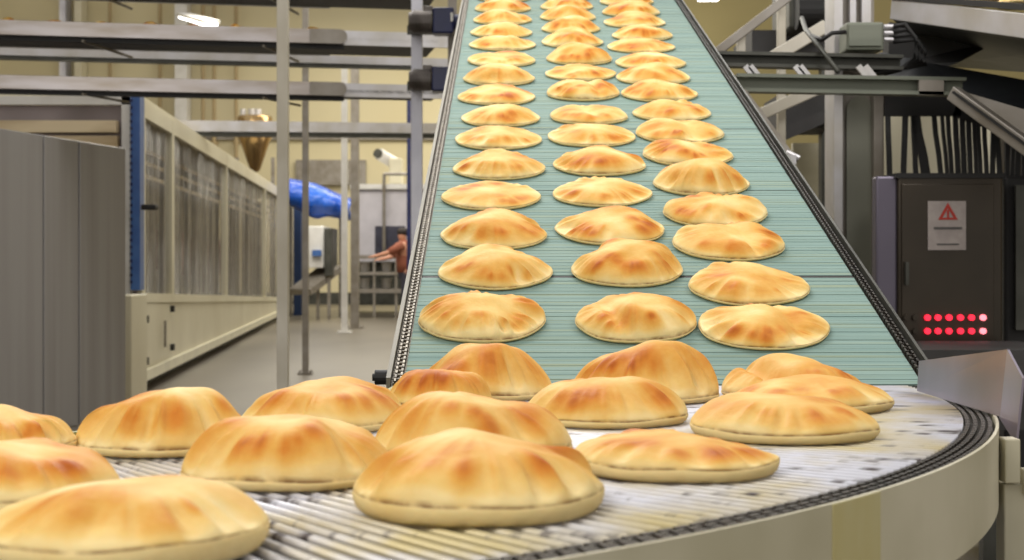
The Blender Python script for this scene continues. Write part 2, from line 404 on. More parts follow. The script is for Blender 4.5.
while s < SL:
    s += .0165
    if k in seams:
        bm = B(); w2 = .0017+seams[k]; add_box(bm, inc((XL+XR)/2, s+w2/2, -.003), (XR-XL-.002, w2+.0008, .004), RX); obj('seam_strip', bm, M['black'], t)
    s += .0017+seams.get(k, 0); k += 1
bm = B(); add_box(bm, inc((XL+XR)/2, SL/2, -.02), (XR-XL, SL, .008), RX); obj('belt_bed', bm, mat('slat_bed_paint', srgb(84, 104, 98), .8), t)
for sgn, xe in ((-1, XL), (1, XR)):
    bm = B()
    add_box(bm, inc(xe+sgn*.011, SL/2, -.008), (.020, SL, .008), RX)
    s = 0
    while s < SL:
        add_box(bm, inc(xe+sgn*.005, s, .001), (.0035, .011, .010), RX)
        add_box(bm, inc(xe+sgn*.014, s+.008, .001), (.0035, .011, .010), RX)
        add_cyl(bm, inc(xe+sgn*.003, s+.004, 0), inc(xe+sgn*.018, s+.004, 0), .0032, 6)
        s += .0162
    obj('side_chain', bm, M['chain_pale'] if sgn < 0 else M['chain'], t)
    bm = B(); add_box(bm, inc(xe+sgn*.0245, SL/2, -.035), (.006, SL, .09), RX); add_box(bm, inc(xe+sgn*.024, SL/2, .011), (.007 if sgn < 0 else .005, SL, .003), RX)
    obj('side_rail', bm, mat('worn_rail_paint', srgb(136, 132, 120), .6) if sgn < 0 else M['steel_dark'], t)
bm = B(); add_box(bm, inc((XL+XR)/2, SL/2+.1, -.14), (.7, SL-.4, .01), RX); obj('return_belt', bm, M['slats'], t)
for s in (1.2, 4.4):
    for x in (XL+.03, XR-.03):
        q = inc(x, s, -.03); bm = B(); add_box(bm, (q.x, q.y, q.z/2-.03), (.05, .05, q.z-.06)); add_box(bm, (q.x, q.y, .008), (.12, .12, .016)); obj('leg', bm, M['steel_dull'], t)
# shaft end at the foot, left
bm = B(); q = inc(XL-.04, .03, .0); add_cyl(bm, q+Vector((-.008, 0, 0)), q+Vector((.016, 0, 0)), .012, 16); add_cyl(bm, q+Vector((-.012, 0, 0)), q+Vector((-.008, 0, 0)), .006, 12)
obj('shaft_end', bm, M['black'], t)

# ------------------------------------------------------------------ pita breads
def pita_mesh(name, seed, R, h, hs, saddle=None, lean=0., px_=0., res=(96, 26), tone=0., folds=1., full=.52, lat=.5, kf=None):
    if saddle: full, lat = .46, .14
    rnd = random.Random(seed)
    ox, oy, oz = rnd.uniform(0, 50), rnd.uniform(0, 50), rnd.uniform(0, 50)
    nth, nr = res
    kf = (kf or 1.)*rnd.uniform(3.6, 5.0)
    bl = [(rnd.uniform(0, 2*PI), rnd.uniform(.45, .85), rnd.uniform(.12, .24), rnd.uniform(.4, .9)) for _ in range(rnd.randint(6, 9))]
    bl += [(-PI/2+rnd.uniform(-1.1, 1.1), rnd.uniform(.70, .88), rnd.uniform(.10, .19), rnd.uniform(.6, 1.0)) for _ in range(5)]
    blo = [(R*r_*math.cos(a_), R*r_*math.sin(a_), R*s_, v_) for a_, r_, s_, v_ in bl]
    verts = []; toast = []; seam = []
    def outl(th):
        return R*(1+.035*noise.noise(Vector((math.cos(th)*1.2+ox, math.sin(th)*1.2+oy, oz)))*1.6+.008*noise.noise(Vector((math.cos(th)*5+ox, math.sin(th)*5, oz))))
    # underside to seam
    under = [(.0, 0.), (.5, .0), (.86, .0), (.95, .09), (.983, .32), (1.0, .62), (1.004, .84), (1.0, .95)]
    rings = []
    def fold(th):
        v = noise.noise(Vector((math.cos(th)*kf+ox, math.sin(th)*kf+oy, oz+7)))
        v2 = noise.noise(Vector((math.cos(th)*kf*2.4+ox, math.sin(th)*kf*2.4+oy, oz+17)))
        return 1-3.0*abs(v)**.8-1.0*abs(v2)
    hsv = lambda th: hs*(1+.25*noise.noise(Vector((math.cos(th)*1.5, math.sin(th)*1.5, oz+3))))
    for f_, zf in under[1:]:
        rg = []
        for k in range(nth):
            th = 2*PI*k/nth; r_ = outl(th)*f_
            rg.append(len(verts)); verts.append((r_*math.cos(th), r_*math.sin(th), hsv(th)*zf))
            toast.append(-.02+.12*noise.noise(Vector((verts[-1][0]*30+ox, verts[-1][1]*30, 1)))+tone*.3); seam.append(0.3 if zf == .95 else (.35 if f_ < .90 else 0.))
        rings.append(rg)
    for j in range(0, nr+1):
        cr_ = 1-.985*(j/nr)**1.45
        rg = []
        for k in range(nth):
            th = 2*PI*k/nth; ro = outl(th)
            rr = cr_*(.993 if j == 0 else 1)
            ex = full+lat*math.cos(th)**2+.2*noise.noise(Vector((math.cos(th)*1.3+oy, math.sin(th)*1.3, oz)))
            sr_ = max(0., 1-cr_*cr_)**ex
            x, y = ro*rr*math.cos(th), ro*rr*math.sin(th)
            fo = fold(th)
            band = math.exp(-((rr-.83)/.17)**2)*max(.15, .62+1.5*noise.noise(Vector((math.cos(th)*.9+oz, math.sin(th)*.9-.35, ox))))
            inner = 0.
            lob = noise.noise(Vector((x/R*1.25+ox, y/R*1.25+oy, oz)))
            zz = h*sr_*(1+.42*lob*(.4+.6*min(1, rr*1.6)))
            zz *= 1+px_*x/R
            if saddle:
                x0, dp, wd = saddle
                zz *= 1-min(.8, dp*1.5)*math.exp(-((x/R-x0+.25*y/R)/(wd*.8))**2)*(.45+.55*min(1, max(0, .5-y/R)))
            zz += folds*.15*h*(fo-.3)*band*min(1, j/4)
            lo2 = noise.noise(Vector((x/R*3.2+ox, y/R*3.2+oy, oz+9)))
            zz += .06*h*lo2*min(1, j/4)
            bsum = 0
            for bx_, by_, bs_, bv_ in blo:
                d2 = ((x-bx_)**2+(y-by_)**2)/(bs_*bs_)
                if d2 < 6: bsum = max(bsum, bv_*math.exp(-d2))
            zz += .04*h*bsum
            # bulge outwards at pillows
            k_ = 1+folds*.024*fo*band*min(1, j/3)
            rg.append(len(verts)); verts.append((x*k_, y*k_, (hs+(hsv(th)-hs)*min(1, max(0, (rr-.6)/.4)))*.97+max(zz, .0005*j)))
            tt = .39+tone-.14*max(0, 1-rr/.6)+.34*noise.noise(Vector((x/R*1.7+ox, y/R*1.7+oy, oz+31)))+.07*fo*band*folds+.56*bsum*(.35+.65*min(1, max(0, .5+.5*fo)+.35))
            tt -= .16*max(0, -fo)*band; tt -= .16*min(1, max(0, (rr-.78)/.2))
            tt -= .20*math.exp(-((rr-1.0)/.05)**2)
            toast.append(tt); seam.append(1.0 if j == 0 else 0.)
        rings.append(rg)
    faces = []
    for i in range(len(rings)-1):
        for k in range(nth):
            faces.append((rings[i][k], rings[i][(k+1) % nth], rings[i+1][(k+1) % nth], rings[i+1][k]))
    faces.append(tuple(reversed(rings[0])))
    c = len(verts); l = rings[-1]
    verts.append((sum(verts[v][0] for v in l)/nth, sum(verts[v][1] for v in l)/nth, sum(verts[v][2] for v in l)/nth)); toast.append(sum(toast[v] for v in l)/nth); seam.append(0)
    for k in range(nth): faces.append((l[k], l[(k+1) % nth], c))
    me = bpy.data.meshes.new(name); me.from_pydata(verts, [], faces); me.update()
    a = me.attributes.new('toast', 'FLOAT', 'POINT'); a.data.foreach_set('value', toast)
    a = me.attributes.new('seam', 'FLOAT', 'POINT'); a.data.foreach_set('value', seam)
    for p in me.polygons: p.use_smooth = True
    me.materials.append(M['bread'])
    return me

def pita(cx, yb, wpx, ytop, slope, seed, label, group, hs=.009, lift=0., hmul=1., ky=1., **kw):
    """place one bread whose front rim shows at row yb, centred on column cx, wpx wide, with its top at ytop"""
    Y = 2.0
    for _ in range(12):
        if slope:
            Yf = 1.0087/(.3538-(HOR-yb)/F)
            R = wpx/2*Y/F; Y = Yf+R*CI*.95*ky
        else:
            Yf = (CAMZ-TZ)*F/(yb-HOR)
            R = wpx/2*Y/F; Y = Yf+R*.93
    if slope:
        z = TZ+.3538*(Y-Y0)
        el = math.atan2(z-CAMZ, Y); th = INC-el; rotx = INC
    else:
        z = TZ; el = math.atan2(z-CAMZ, Y); th = -el; rotx = 0
    yc = HOR-(z-CAMZ)/Y*F
    half = (yc-ytop)*Y/F
    h2 = half**2-(R*ky*math.sin(th)*.9)**2
    h = math.sqrt(max(h2, (.2*R)**2))/math.cos(th)-hs*.9
    h = max(.25*R, min(h, .75*R))*hmul
    fine = wpx > 90
    me = pita_mesh('pita_bread', seed, R*.985, h, hs, res=(144, 34) if wpx > 140 else ((112, 26) if fine else (72, 18)), **kw)
    # true the baked shape up against the measured outline: width, depth position and height
    for _ in range(4):
        pp = []
        for v in me.vertices:
            q = Vector((v.co.x, v.co.y*ky, v.co.z+lift+.0003)); q.rotate(Matrix.Rotation(rotx, 3, 'X'))
            Yq = Y+q.y; pp.append((512+F*((cx-512)/F*Y+q.x)/Yq, HOR-(z+q.z-CAMZ)/Yq*F))
        y0_, y1_ = min(p[1] for p in pp), max(p[1] for p in pp); x0_, x1_ = min(p[0] for p in pp), max(p[0] for p in pp)
        kx = wpx/(x1_-x0_); kz = max(.7, min(1.3, 1+.85*((yb-ytop)/(y1_-y0_)-1)*1.15))
        for v in me.vertices:
            v.co.x *= kx; v.co.y *= kx
            if v.co.z > hs: v.co.z = hs+(v.co.z-hs)*kz
        dy = y1_-yb      # rim too low in the picture: move away along the surface
        if slope: Y += dy*Y*Y/1462; z = TZ+.3538*(Y-Y0)
        else: Y += dy*Y*Y/(F*(CAMZ-TZ))
    o = bpy.data.objects.new('pita_bread', me); C.objects.link(o)
    n_ = Vector((0, -math.sin(rotx), math.cos(rotx)))
    o.location = Vector(((cx-512)/F*Y, Y, z))+n_*(lift+.0003); o.rotation_euler = (rotx, 0, 0); o.scale = (1, ky, 1)
    tag(o, label, 'bread', group)
    return o

ORD = ['lowest', 'second', 'third', 'fourth', 'fifth', 'sixth', 'seventh', 'eighth', 'ninth', 'tenth', 'eleventh', 'twelfth', 'thirteenth', 'fourteenth', 'fifteenth', 'sixteenth', 'seventeenth']
LEFT = [(418, 546, 290, 343), (437, 552, 244, 290), (440, 547, 208, 250), (441, 541, 183, 210), (452, 545, 149, 180), (455, 542, 126, 150),
        (461, 540, 104, 127), (458, 536, 84, 105.5), (463, 535, 63, 86), (468, 536, 51, 67), (469, 536, 35, 51), (471, 533, 22, 38),
        (473, 532, 9, 25), (475, 531, -3, 13), (477, 531, -13, 2), (478, 530, -22, -7)]
MID = [(573, 695, 292, 343), (571, 683, 238, 287), (555, 665, 206, 245), (552, 652, 177, 207), (552, 645, 145, 176), (548, 636, 124, 147),
       (550, 628, 105, 125), (547, 620, 79, 101), (545, 616, 64, 81), (546, 612, 42, 65), (541, 603, 27, 48), (541, 600, 15, 34),
       (540, 596, 5, 22), (540, 593, -5, 11), (541, 590, -16, 1), (541, 588, -24, -8)]
RIGHT = [(697, 829, 303, 350), (688, 810, 262, 306), (672, 785, 222, 261), (663, 768, 192, 228), (653, 750, 158, 196), (643, 734, 139, 166),
         (635, 724, 118, 144), (632, 711, 99, 122), (621, 698, 79, 102), (616, 690, 62, 85), (615, 686, 51, 70), (607, 675, 37, 53),
         (611, 672, 24, 41), (603, 665, 11, 28), (602, 660, 0, 17), (600, 654, -10, 6), (600, 650, -20, -4)]
SAD = {('left', 0): (.45, .22, .25), ('mid', 0): (-.45, .3, .2), ('right', 0): (.38, .42, .22), ('right', 1): (.55, .25, .35), ('right', 3): (.3, .2, .25),
       ('right', 5): (.35, .45, .4), ('right', 6): (.2, .42, .3), ('right', 2): (.25, .3, .25), ('mid', 7): (.25, .35, .2), ('left', 3): (.5, .2, .3), ('mid', 6): (.0, .25, .2), ('left', 9): (-.1, .2, .2)}
PX = {('left', 1): -.15, ('left', 0): -.1, ('right', 1): -.25, ('right', 0): -.15, ('mid', 1): .05, ('right', 5): -.25, ('right', 6): -.1, ('mid', 8): .1, ('left', 3): -.1}
for side, rows in (('left', LEFT), ('mid', MID), ('right', RIGHT)):
    nm_ = {'left': 'left', 'mid': 'middle', 'right': 'right'}[side]
    for i, (x0, x1, yt, yb) in enumerate(rows):
        lab = ('puffed golden bread, lowest of the %s row on the teal belt' % nm_) if i == 0 else 'puffed golden bread, %s up from the bottom of the teal belt\'s %s row' % (ORD[i], nm_)
        if (side, i) in SAD and SAD[(side, i)][1] > .3: lab = lab.replace('puffed golden', 'dented')
        yc_extra = 1.0
        pita((x0+x1)/2, yb+.5, x1-x0, yt, True, hash_seed := 100*len(side)+i*7+3, lab, 'breads in the %s row of the inclined belt' % nm_,
             hs=.008, saddle=SAD.get((side, i)), px_=PX.get((side, i), 0), ky=.84, folds=1.3)

FG = 'breads on the curved conveyor'
def fg(x0, x1, yt, yb, seed, label, **kw):
    kw.setdefault('kf', .85); kw.setdefault('folds', 1.1); kw.setdefault('full', .52); kw.setdefault('lat', .16)
    return pita((x0+x1)/2, yb, x1-x0, yt, False, seed, label, FG, **kw)
fg(351, 604, 428, 527, 11, 'big puffed bread with two brown blisters, front centre of the curved conveyor', hs=.0175)
fg(183, 397, 414, 492, 12, 'golden bread left of the front centre one, whole rim showing', hs=.009, tone=.03)
fg(372, 572, 391, 466, 13, 'bread directly behind the big front centre bread, its lower half hidden', hs=.010, tone=.04)
fg(76, 262, 387, 458, 14, 'domed bread at left near the inner edge, in front of the grey cabinet', hs=.009)
fg(240, 408, 376, 434, 15, 'wide bread with a brown top spot in front of the white post foot', hs=.010, tone=.04)
fg(-82, 79, 404, 462, 16, 'pale bread cut by the left edge, farther of the two above the front left one', hs=.012)
fg(-102, 124, 437, 516, 17, 'bread at the left edge, right behind the nearest corner bread', hs=.012, tone=.03)
fg(-22, 272, 475, 577, 18, 'nearest pale bread cut off by the bottom left corner', hs=.018, tone=-.04)
fg(571, 780, 429, 483, 19, 'flattened bread with brown blisters alone right of the front centre one', hs=.013, px_=-.35, tone=.05)
fg(690, 881, 392, 445, 20, 'bread nearest the outer chain on the right of the curved conveyor', hs=.012, px_=-.1, tone=.04)
fg(728, 894, 374, 415, 21, 'long golden bread just behind the one nearest the outer chain', hs=.011, tone=.05)
fg(520, 688, 376, 429, 22, 'bread with a wrinkled golden front, before the two breads leaving the teal belt', hs=.010, tone=.10)
fg(568, 718, 340, 405, 23, 'tall golden bread at the foot of the teal belt, middle row', hs=.009, tone=.07)
fg(414, 553, 343, 402, 24, 'wrinkled golden bread at the foot of the teal belt, left row', hs=.009, tone=.08)
fg(385, 492, 369, 411, 25, 'orange-brown bread peeking out left at the foot of the teal belt', hs=.008, tone=.20)
pita(795, 403, 148, 353, False, 26, 'two-humped bread at the foot of the teal belt, behind the right pair', FG, hs=.008, saddle=(-.5, .5, .2), tone=.05)

# ------------------------------------------------------------------ left: oven
def ov(Y, z, out=0.):      # point on the oven's aisle side
    return Vector((-3.08-.0853*(Y-12)+out, Y, z))
t = thing('tunnel_oven', 'long cream tunnel oven with hazy strip curtains along the left aisle', 'oven', (-4.2, 12, 0))
ZT = 2.44
def zm(Y): return CAMZ-38*Y/F
def side_quad(bm, Ya, Yb, za0, za1, zb0, zb1, out, th):
    add_prism(bm, [ov(Ya, za0, out), ov(Yb, zb0, out), ov(Yb, zb1, out), ov(Ya, za1, out)], (-th, 0, 0))
bm = B(); side_quad(bm, 12, 31, .10, zm(12), .10, zm(31), 0, .05); obj('base_panel', bm, M['oven_white'], t)
bm = B(); side_quad(bm, 12, 31, .0, .10, 0, .10, -.12, .05); obj('toe_kick', bm, M['black'], t)  # recess coloured black to carry the shadow line under the base
bm = B(); side_quad(bm, 12, 31, .10, .19, .10, .19, .03, .03); obj('bottom_lip', bm, mat('pale_lip_paint', srgb(222, 216, 190), .35), t)
bm = B(); side_quad(bm, 12, 31, zm(12)-.02, zm(12)+.06, zm(31)-.02, zm(31)+.05, .02, .05); obj('sill', bm, M['oven_white'], t)
bm = B(); side_quad(bm, 12, 31, ZT-.13, ZT, ZT-.13, ZT+.02, .02, .08); obj('top_rail', bm, M['oven_white'], t)
bm = B(); add_prism(bm, [ov(12, ZT, 0), ov(31, ZT, 0), ov(31, ZT, -2.6), ov(12, ZT, -2.6)], (0, 0, .05)); obj('roof', bm, M['oven_white'], t)
bm = B(); side_quad(bm, 12, 31, .3, ZT, .3, ZT, -1.6, .05); obj('inner_wall', bm, M['interior'], t)
for Y_, wd in ((12.06, .10), (13.7, .09), (18.3, .05), (24, .05), (30.9, .14)):
    bm = B(); a = ov(Y_, 0, .03); add_box(bm, (a.x-.04, Y_, (zm(Y_)+ZT)/2), (.07, wd, ZT-zm(Y_))); obj('upright', bm, M['oven_white'], t)
for Ya, Yb in ((12.12, 13.64), (13.76, 18.2), (18.4, 23.9), (24.1, 30.8)):
    bm = B(); nseg = int((Yb-Ya)/.06); prev = None
    for i in range(nseg+1):
        Y_ = Ya+(Yb-Ya)*i/nseg; a = ov(Y_, 0, -.03+.02*math.sin(i*1.3)+.012*math.sin(i*.37))
        v0 = bm.verts.new((a.x, Y_, zm(Y_)+.04)); v1 = bm.verts.new((a.x, Y_, ZT-.12))
        if prev: bm.faces.new((prev[0], v0, v1, prev[1]))
        prev = (v0, v1)
    o = obj('strip_curtain', bm, M['plastic'], t, smooth=True)
    md = o.modifiers.new('solid', 'SOLIDIFY'); md.thickness = .003
# things inside the oven: horizontal bars and red-brown blocks made up for reflections
bm = B()
for z_ in (1.95, 2.08, 2.2): add_beam(bm, ov(12.4, z_, -.35), ov(30, z_, -.35), .03, .035)
obj('inner_rail', bm, M['tan'], t)
random.seed(9)
bm = B()
Y_ = 12.6
while Y_ < 30:
    a = ov(Y_, 0, -.5); add_box(bm, (a.x, Y_, 1.25), (.06, .07, 2.0)); Y_ += random.uniform(.45, .9)
obj('inner_strut', bm, M['steel_dull'], t)
bm = B()
for Y_, z0, z1, l in ((15.2, 1.0, 1.65, 1.6), (18.5, 1.0, 1.5, 1.2), (22.5, .9, 1.45, 2.0)):
    a = ov(Y_, 0, -.8); add_box(bm, (a.x, Y_, (z0+z1)/2), (.3, l, z1-z0))
obj('reflection_block', bm, mat('red_brown_reflection', srgb(120, 62, 46), .6), t, bevel=.05)  # blocks stand in for red-brown reflections on the curtains
# access door
bm = B(); side_quad(bm, 12.15, 13.55, .22, .76, .22, .70, .012, .012); dr = obj('door', bm, M['oven_white'], t, bevel=.004)
bm = B()
a = ov(13.1, .45, .04); add_cyl(bm, a+Vector((0, 0, -.12)), a+Vector((0, 0, .12)), .012, 8); sub('door_handle', bm, M['steel_dull'], dr)
for Y_, z_ in ((12.15, .62), (12.15, .27), (13.62, .66), (13.62, .30)):
    bm = B(); a = ov(Y_, z_, .03); add_box(bm, a, (.03, .06, .06)); sub('hinge', bm, M['black'], dr)
# front end of the oven
fx1 = P(131, 0, 11.9).x
bm = B(); add_box(bm, (-5.2, 12.02, 1.25), (4.2, .06, 2.3)); obj('end_panel', bm, M['purple_grey'], t)
bm = B(); zt = P(0, 97, 11.9).z; add_box(bm, ((-7.2+fx1)/2, 11.92, zt-.03), (fx1+7.2, .1, .07)); add_box(bm, (fx1-.035, 11.92, (zt+.2)/2), (.07, .1, zt-.2)); obj('end_frame', bm, M['white'], t)
bm = B(); z0_, z1_ = P(0, 119, 11.7).z, P(0, 131, 11.7).z; add_box(bm, ((-7.2+fx1)/2-.05, 11.86, (z0_+z1_)/2), (fx1+7.1, .1, z0_-z1_)); obj('end_beam', bm, M['tan'], t)
bm = B(); z0_, z1_ = P(0, 134, 11.7).z, P(0, 150, 11.7).z; add_box(bm, ((-7.2+fx1)/2-.05, 11.88, (z0_+z1_)/2), (fx1+7.1, .08, z0_-z1_)); obj('lower_end_beam', bm, M['tan'], t)
bm = B(); add_box(bm, (P(136, 0, 11.85).x, 11.9, (P(0, 95, 11.9).z+P(0, 290, 11.9).z)/2), (.075, .14, P(0, 95, 11.9).z-P(0, 290, 11.9).z)); bb = obj('blue_corner_guard', bm, M['blue'], t)
bm = B()
for y_ in range(100, 285, 7): q = P(130.5, y_, 11.8); add_box(bm, (q.x, 11.84, q.z), (.022, .03, .022))
sub('bolt', bm, M['navy'], bb)
bm = B(); q = P(148, 207, 11.8); add_box(bm, (q.x, 11.85, q.z), (.12, .08, .045)); add_box(bm, (q.x+.05, 11.8, q.z), (.05, .12, .03)); obj('latch', bm, M['black'], t, bevel=.004)
bm = B(); q = P(132, 345, 11.6); add_box(bm, (q.x, 11.62, .42), (.11, .5, .84)); obj('corner_box', bm, M['oven_white'], t, bevel=.01)

# grey steel cabinet at the far left
t = thing('steel_cabinet', 'tall grey brushed steel cabinet at the left edge in front of the oven', 'cabinet', (-3.5, 8.5, 0))
a = Vector((-2.67, 10, 0)); b = Vector((-3.32, 7.1, 0)); dv = (b-a)
bm = B(); add_prism(bm, [a, b, b+Vector((-1.4, .3, 0)), a+Vector((-1.4, .3, 0))], (0, 0, 1.885)); obj('body', bm, M['cabinet_grey'], t, bevel=.01)
nrm = Vector((dv.y, -dv.x, 0)).normalized()
if nrm.x < 0: nrm = -nrm
us = (0.0, .215, .36, .54, .76, 1.0)
for i in range(len(us)-1):
    u0, u1 = us[i]+.004, us[i+1]-.004
    p0, p1 = a+dv*u0, a+dv*u1
    bm = B(); add_prism(bm, [p0+Vector((0, 0, .05)), p1+Vector((0, 0, .05)), p1+Vector((0, 0, 1.88)), p0+Vector((0, 0, 1.88))], nrm*.012); obj('panel', bm, M['cabinet_grey'], t, bevel=.003)

# blue end guard and hooded machine beyond the oven
bm = B(); a = P(298, 0, 30); add_box(bm, (a.x, 30, (P(0, 187, 30).z+P(0, 318, 30).z)/2), (.16, .2, P(0, 187, 30).z-P(0, 318, 30).z)); add_box(bm, (a.x, 30, .02), (.3, .3, .04))
tag(obj('guard_column', bm, mat('deep_navy_paint', srgb(34, 58, 100), .5)), 'slim dark blue upright at the far end of the oven', 'upright')
t = thing('blue_hood', 'bright blue sheet hood sloping down above the far machine', 'hood', P(322, 262, 29))
bm = B()
nx = 14
top = [(286, 182), (300, 184), (316, 187), (330, 194), (352, 203)]
bot = [(286, 200), (300, 207), (316, 216), (328, 213), (352, 217)]
def lerp_poly(pl, x):
    for i in range(len(pl)-1):
        if pl[i][0] <= x <= pl[i+1][0]:
            u = (x-pl[i][0])/(pl[i+1][0]-pl[i][0]); return pl[i][1]*(1-u)+pl[i+1][1]*u
grid = []
for i in range(nx+1):
    x = 286+66*i/nx; yt_, yb_ = lerp_poly(top, x), lerp_poly(bot, x)
    col_ = []
    for j in range(7):
        u = j/6; q = P(x, yt_*(1-u)+yb_*u, 29); q.y += -.35*math.sin(u*PI)-.06*math.sin(i*1.7+j)
        col_.append(bm.verts.new(q))
    grid.append(col_)
for i in range(nx):
    for j in range(6): bm.faces.new((grid[i][j], grid[i+1][j], grid[i+1][j+1], grid[i][j+1]))
o = obj('sheet', bm, M['blue_film'], t, smooth=True); md = o.modifiers.new('s', 'SOLIDIFY'); md.thickness = .08
for x in (290, 340):
    bm = B(); q = P(x, 0, 29.3); add_box(bm, (q.x, 29.4, 1.1), (.07, .07, 2.2)); obj('stand', bm, M['steel_dull'], t)
# machine under the hood
t = thing('packing_machine', 'small pale machine with dark door under the blue hood', 'machine', P(318, 262, 28)*1)
t.location.z = 0
def pbox(bm, x0, x1, y0, y1, Y, d):
    a, b = P(x0, y0, Y), P(x1, y1, Y); add_box(bm, ((a.x+b.x)/2, Y+d/2, (a.z+b.z)/2), (b.x-a.x, d, a.z-b.z))
bm = B(); pbox(bm, 304, 324, 226, 268, 28, 1.0); obj('body', bm, M['white'], t, bevel=.02)
bm = B(); pbox(bm, 324.5, 332, 228, 276, 27.9, .9); obj('door', bm, M['steel_dark'], t, bevel=.01)
bm = B(); pbox(bm, 312, 321, 250, 256, 27.9, .1); obj('control_panel', bm, M['blue'], t)
bm = B(); add_beam(bm, P(300, 292, 27.6), P(332, 268, 28.6), .5, .12); obj('outfeed', bm, M['steel_dull'], t)
for x, y in ((306, 300), (318, 296), (329, 292)):
    bm = B(); q = P(x, 280, 28); add_box(bm, (q.x, 28, .4), (.06, .06, .8)); obj('leg', bm, M['steel_dull'], t)

# far machine with window at right of the posts
t = thing('enclosed_machine', 'pale grey machine housing with a dark window near the back wall', 'machine', P(385, 262, 31)); t.location.z = 0
bm = B(); pbox(bm, 352, 446, 187, 262, 31, 1.6); obj('housing', bm, mat('pale_lilac_housing', srgb(196, 192, 198), .4), t, bevel=.02)
bm = B(); pbox(bm, 350, 448, 184, 189, 30.9, 1.7); obj('top_edge', bm, M['white'], t)
bm = B(); pbox(bm, 375, 405, 226, 254, 30.95, .06); wd = obj('window', bm, M['screen'], t)
bm = B(); pbox(bm, 352, 446, 262, 305, 31.3, 1.2); obj('lower_body', bm, M['steel_dark'], t)
t = thing('work_table', 'dull steel bench frame with white tubs under it, left of the inclined belt', 'table', P(385, 262, 29)); t.location.z = 0
bm = B(); pbox(bm, 352, 440, 255, 259, 29, .9); obj('table_top', bm, M['steel_dull'], t)
bm = B(); pbox(bm, 352, 440, 272, 275, 29, .9); obj('shelf', bm, M['steel_dull'], t)
bm = B(); pbox(bm, 352, 440, 289, 293, 29, .9); obj('lower_shelf', bm, M['steel_dull'], t)
for x in (353, 374, 396, 418, 438):
    bm = B(); q = P(x, 0, 29); add_box(bm, (q.x, 29.05, .57), (.05, .05, 1.14)); obj('leg', bm, M['steel_dull'], t)
for r_, (y0, y1) in (('upper', (262, 271.7)), ('lower', (278, 288.7))):
    for c_, (x0, x1) in (('left', (358, 369)), ('middle', (380, 391)), ('right', (400, 409))):
        bm = B(); a, b = P(x0, y0, 29.2), P(x1, y1, 29.2); c0 = (a+b)/2; w_ = (b.x-a.x)/2; h_ = a.z-b.z
        add_lathe(bm, [(w_*.82, 0), (w_*.95, h_*.9), (w_*1.02, h_*.92), (w_*1.02, h_), (w_*.9, h_)], (c0.x, 29.45, b.z), 20)
        tag(obj('tub', bm, M['white']), 'white plastic tub on the %s shelf of the far bench, %s one' % (r_, c_), 'tub', 'tubs under the far bench')
# white dosing device above
t = thing('dosing_unit', 'white angled device with a dark nozzle standing on the far machine housing', 'device', P(396, 184, 31.3))
bm = B(); pbox(bm, 389, 402, 158, 184, 31.3, .4); obj('stand', bm, M['oven_white'], t, bevel=.03)
bm = B(); add_cyl(bm, P(379, 154, 31.3), P(396, 164, 31.6), .13, 16); obj('nozzle', bm, M['white'], t)
bm = B(); add_cyl(bm, P(377, 153, 31.2), P(380, 155, 31.3), .10, 16); obj('nozzle_mouth', bm, M['steel_dark'], t)
bm = B()
for x in (384, 411): add_cyl(bm, P(x, 254, 30.8), P(x, 174, 30.8), .035, 8)
add_cyl(bm, P(384, 174, 30.8), P(411, 174, 30.8), .035, 8); obj('rail', bm, M['steel_dull'], t)
# stainless hopper
t = thing('hopper', 'shiny stainless cone hopper hanging above the oven before the back wall', 'hopper', P(255, 172, 33))
q = P(255, 172, 33); bm = B()
k_ = 33/F
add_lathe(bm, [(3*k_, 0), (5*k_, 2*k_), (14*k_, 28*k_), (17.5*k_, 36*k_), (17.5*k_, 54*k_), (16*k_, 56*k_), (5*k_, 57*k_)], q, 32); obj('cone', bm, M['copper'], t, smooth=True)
bm = B()
for x, r_ in ((243, 3), (252, 4), (258, 3.4)): c0 = P(x, 117, 33); add_cyl(bm, c0-Vector((0, 0, .1)), c0+Vector((0, 0, .18)), r_*k_, 12)
obj('valve', bm, M['steel_light'], t)
bm = B()
for x in (237, 273): c0 = P(x, 0, 33.3); add_box(bm, (c0.x, 33.3, 1.75), (.08, .08, 3.5))
obj('stand', bm, M['steel_dull'], t)

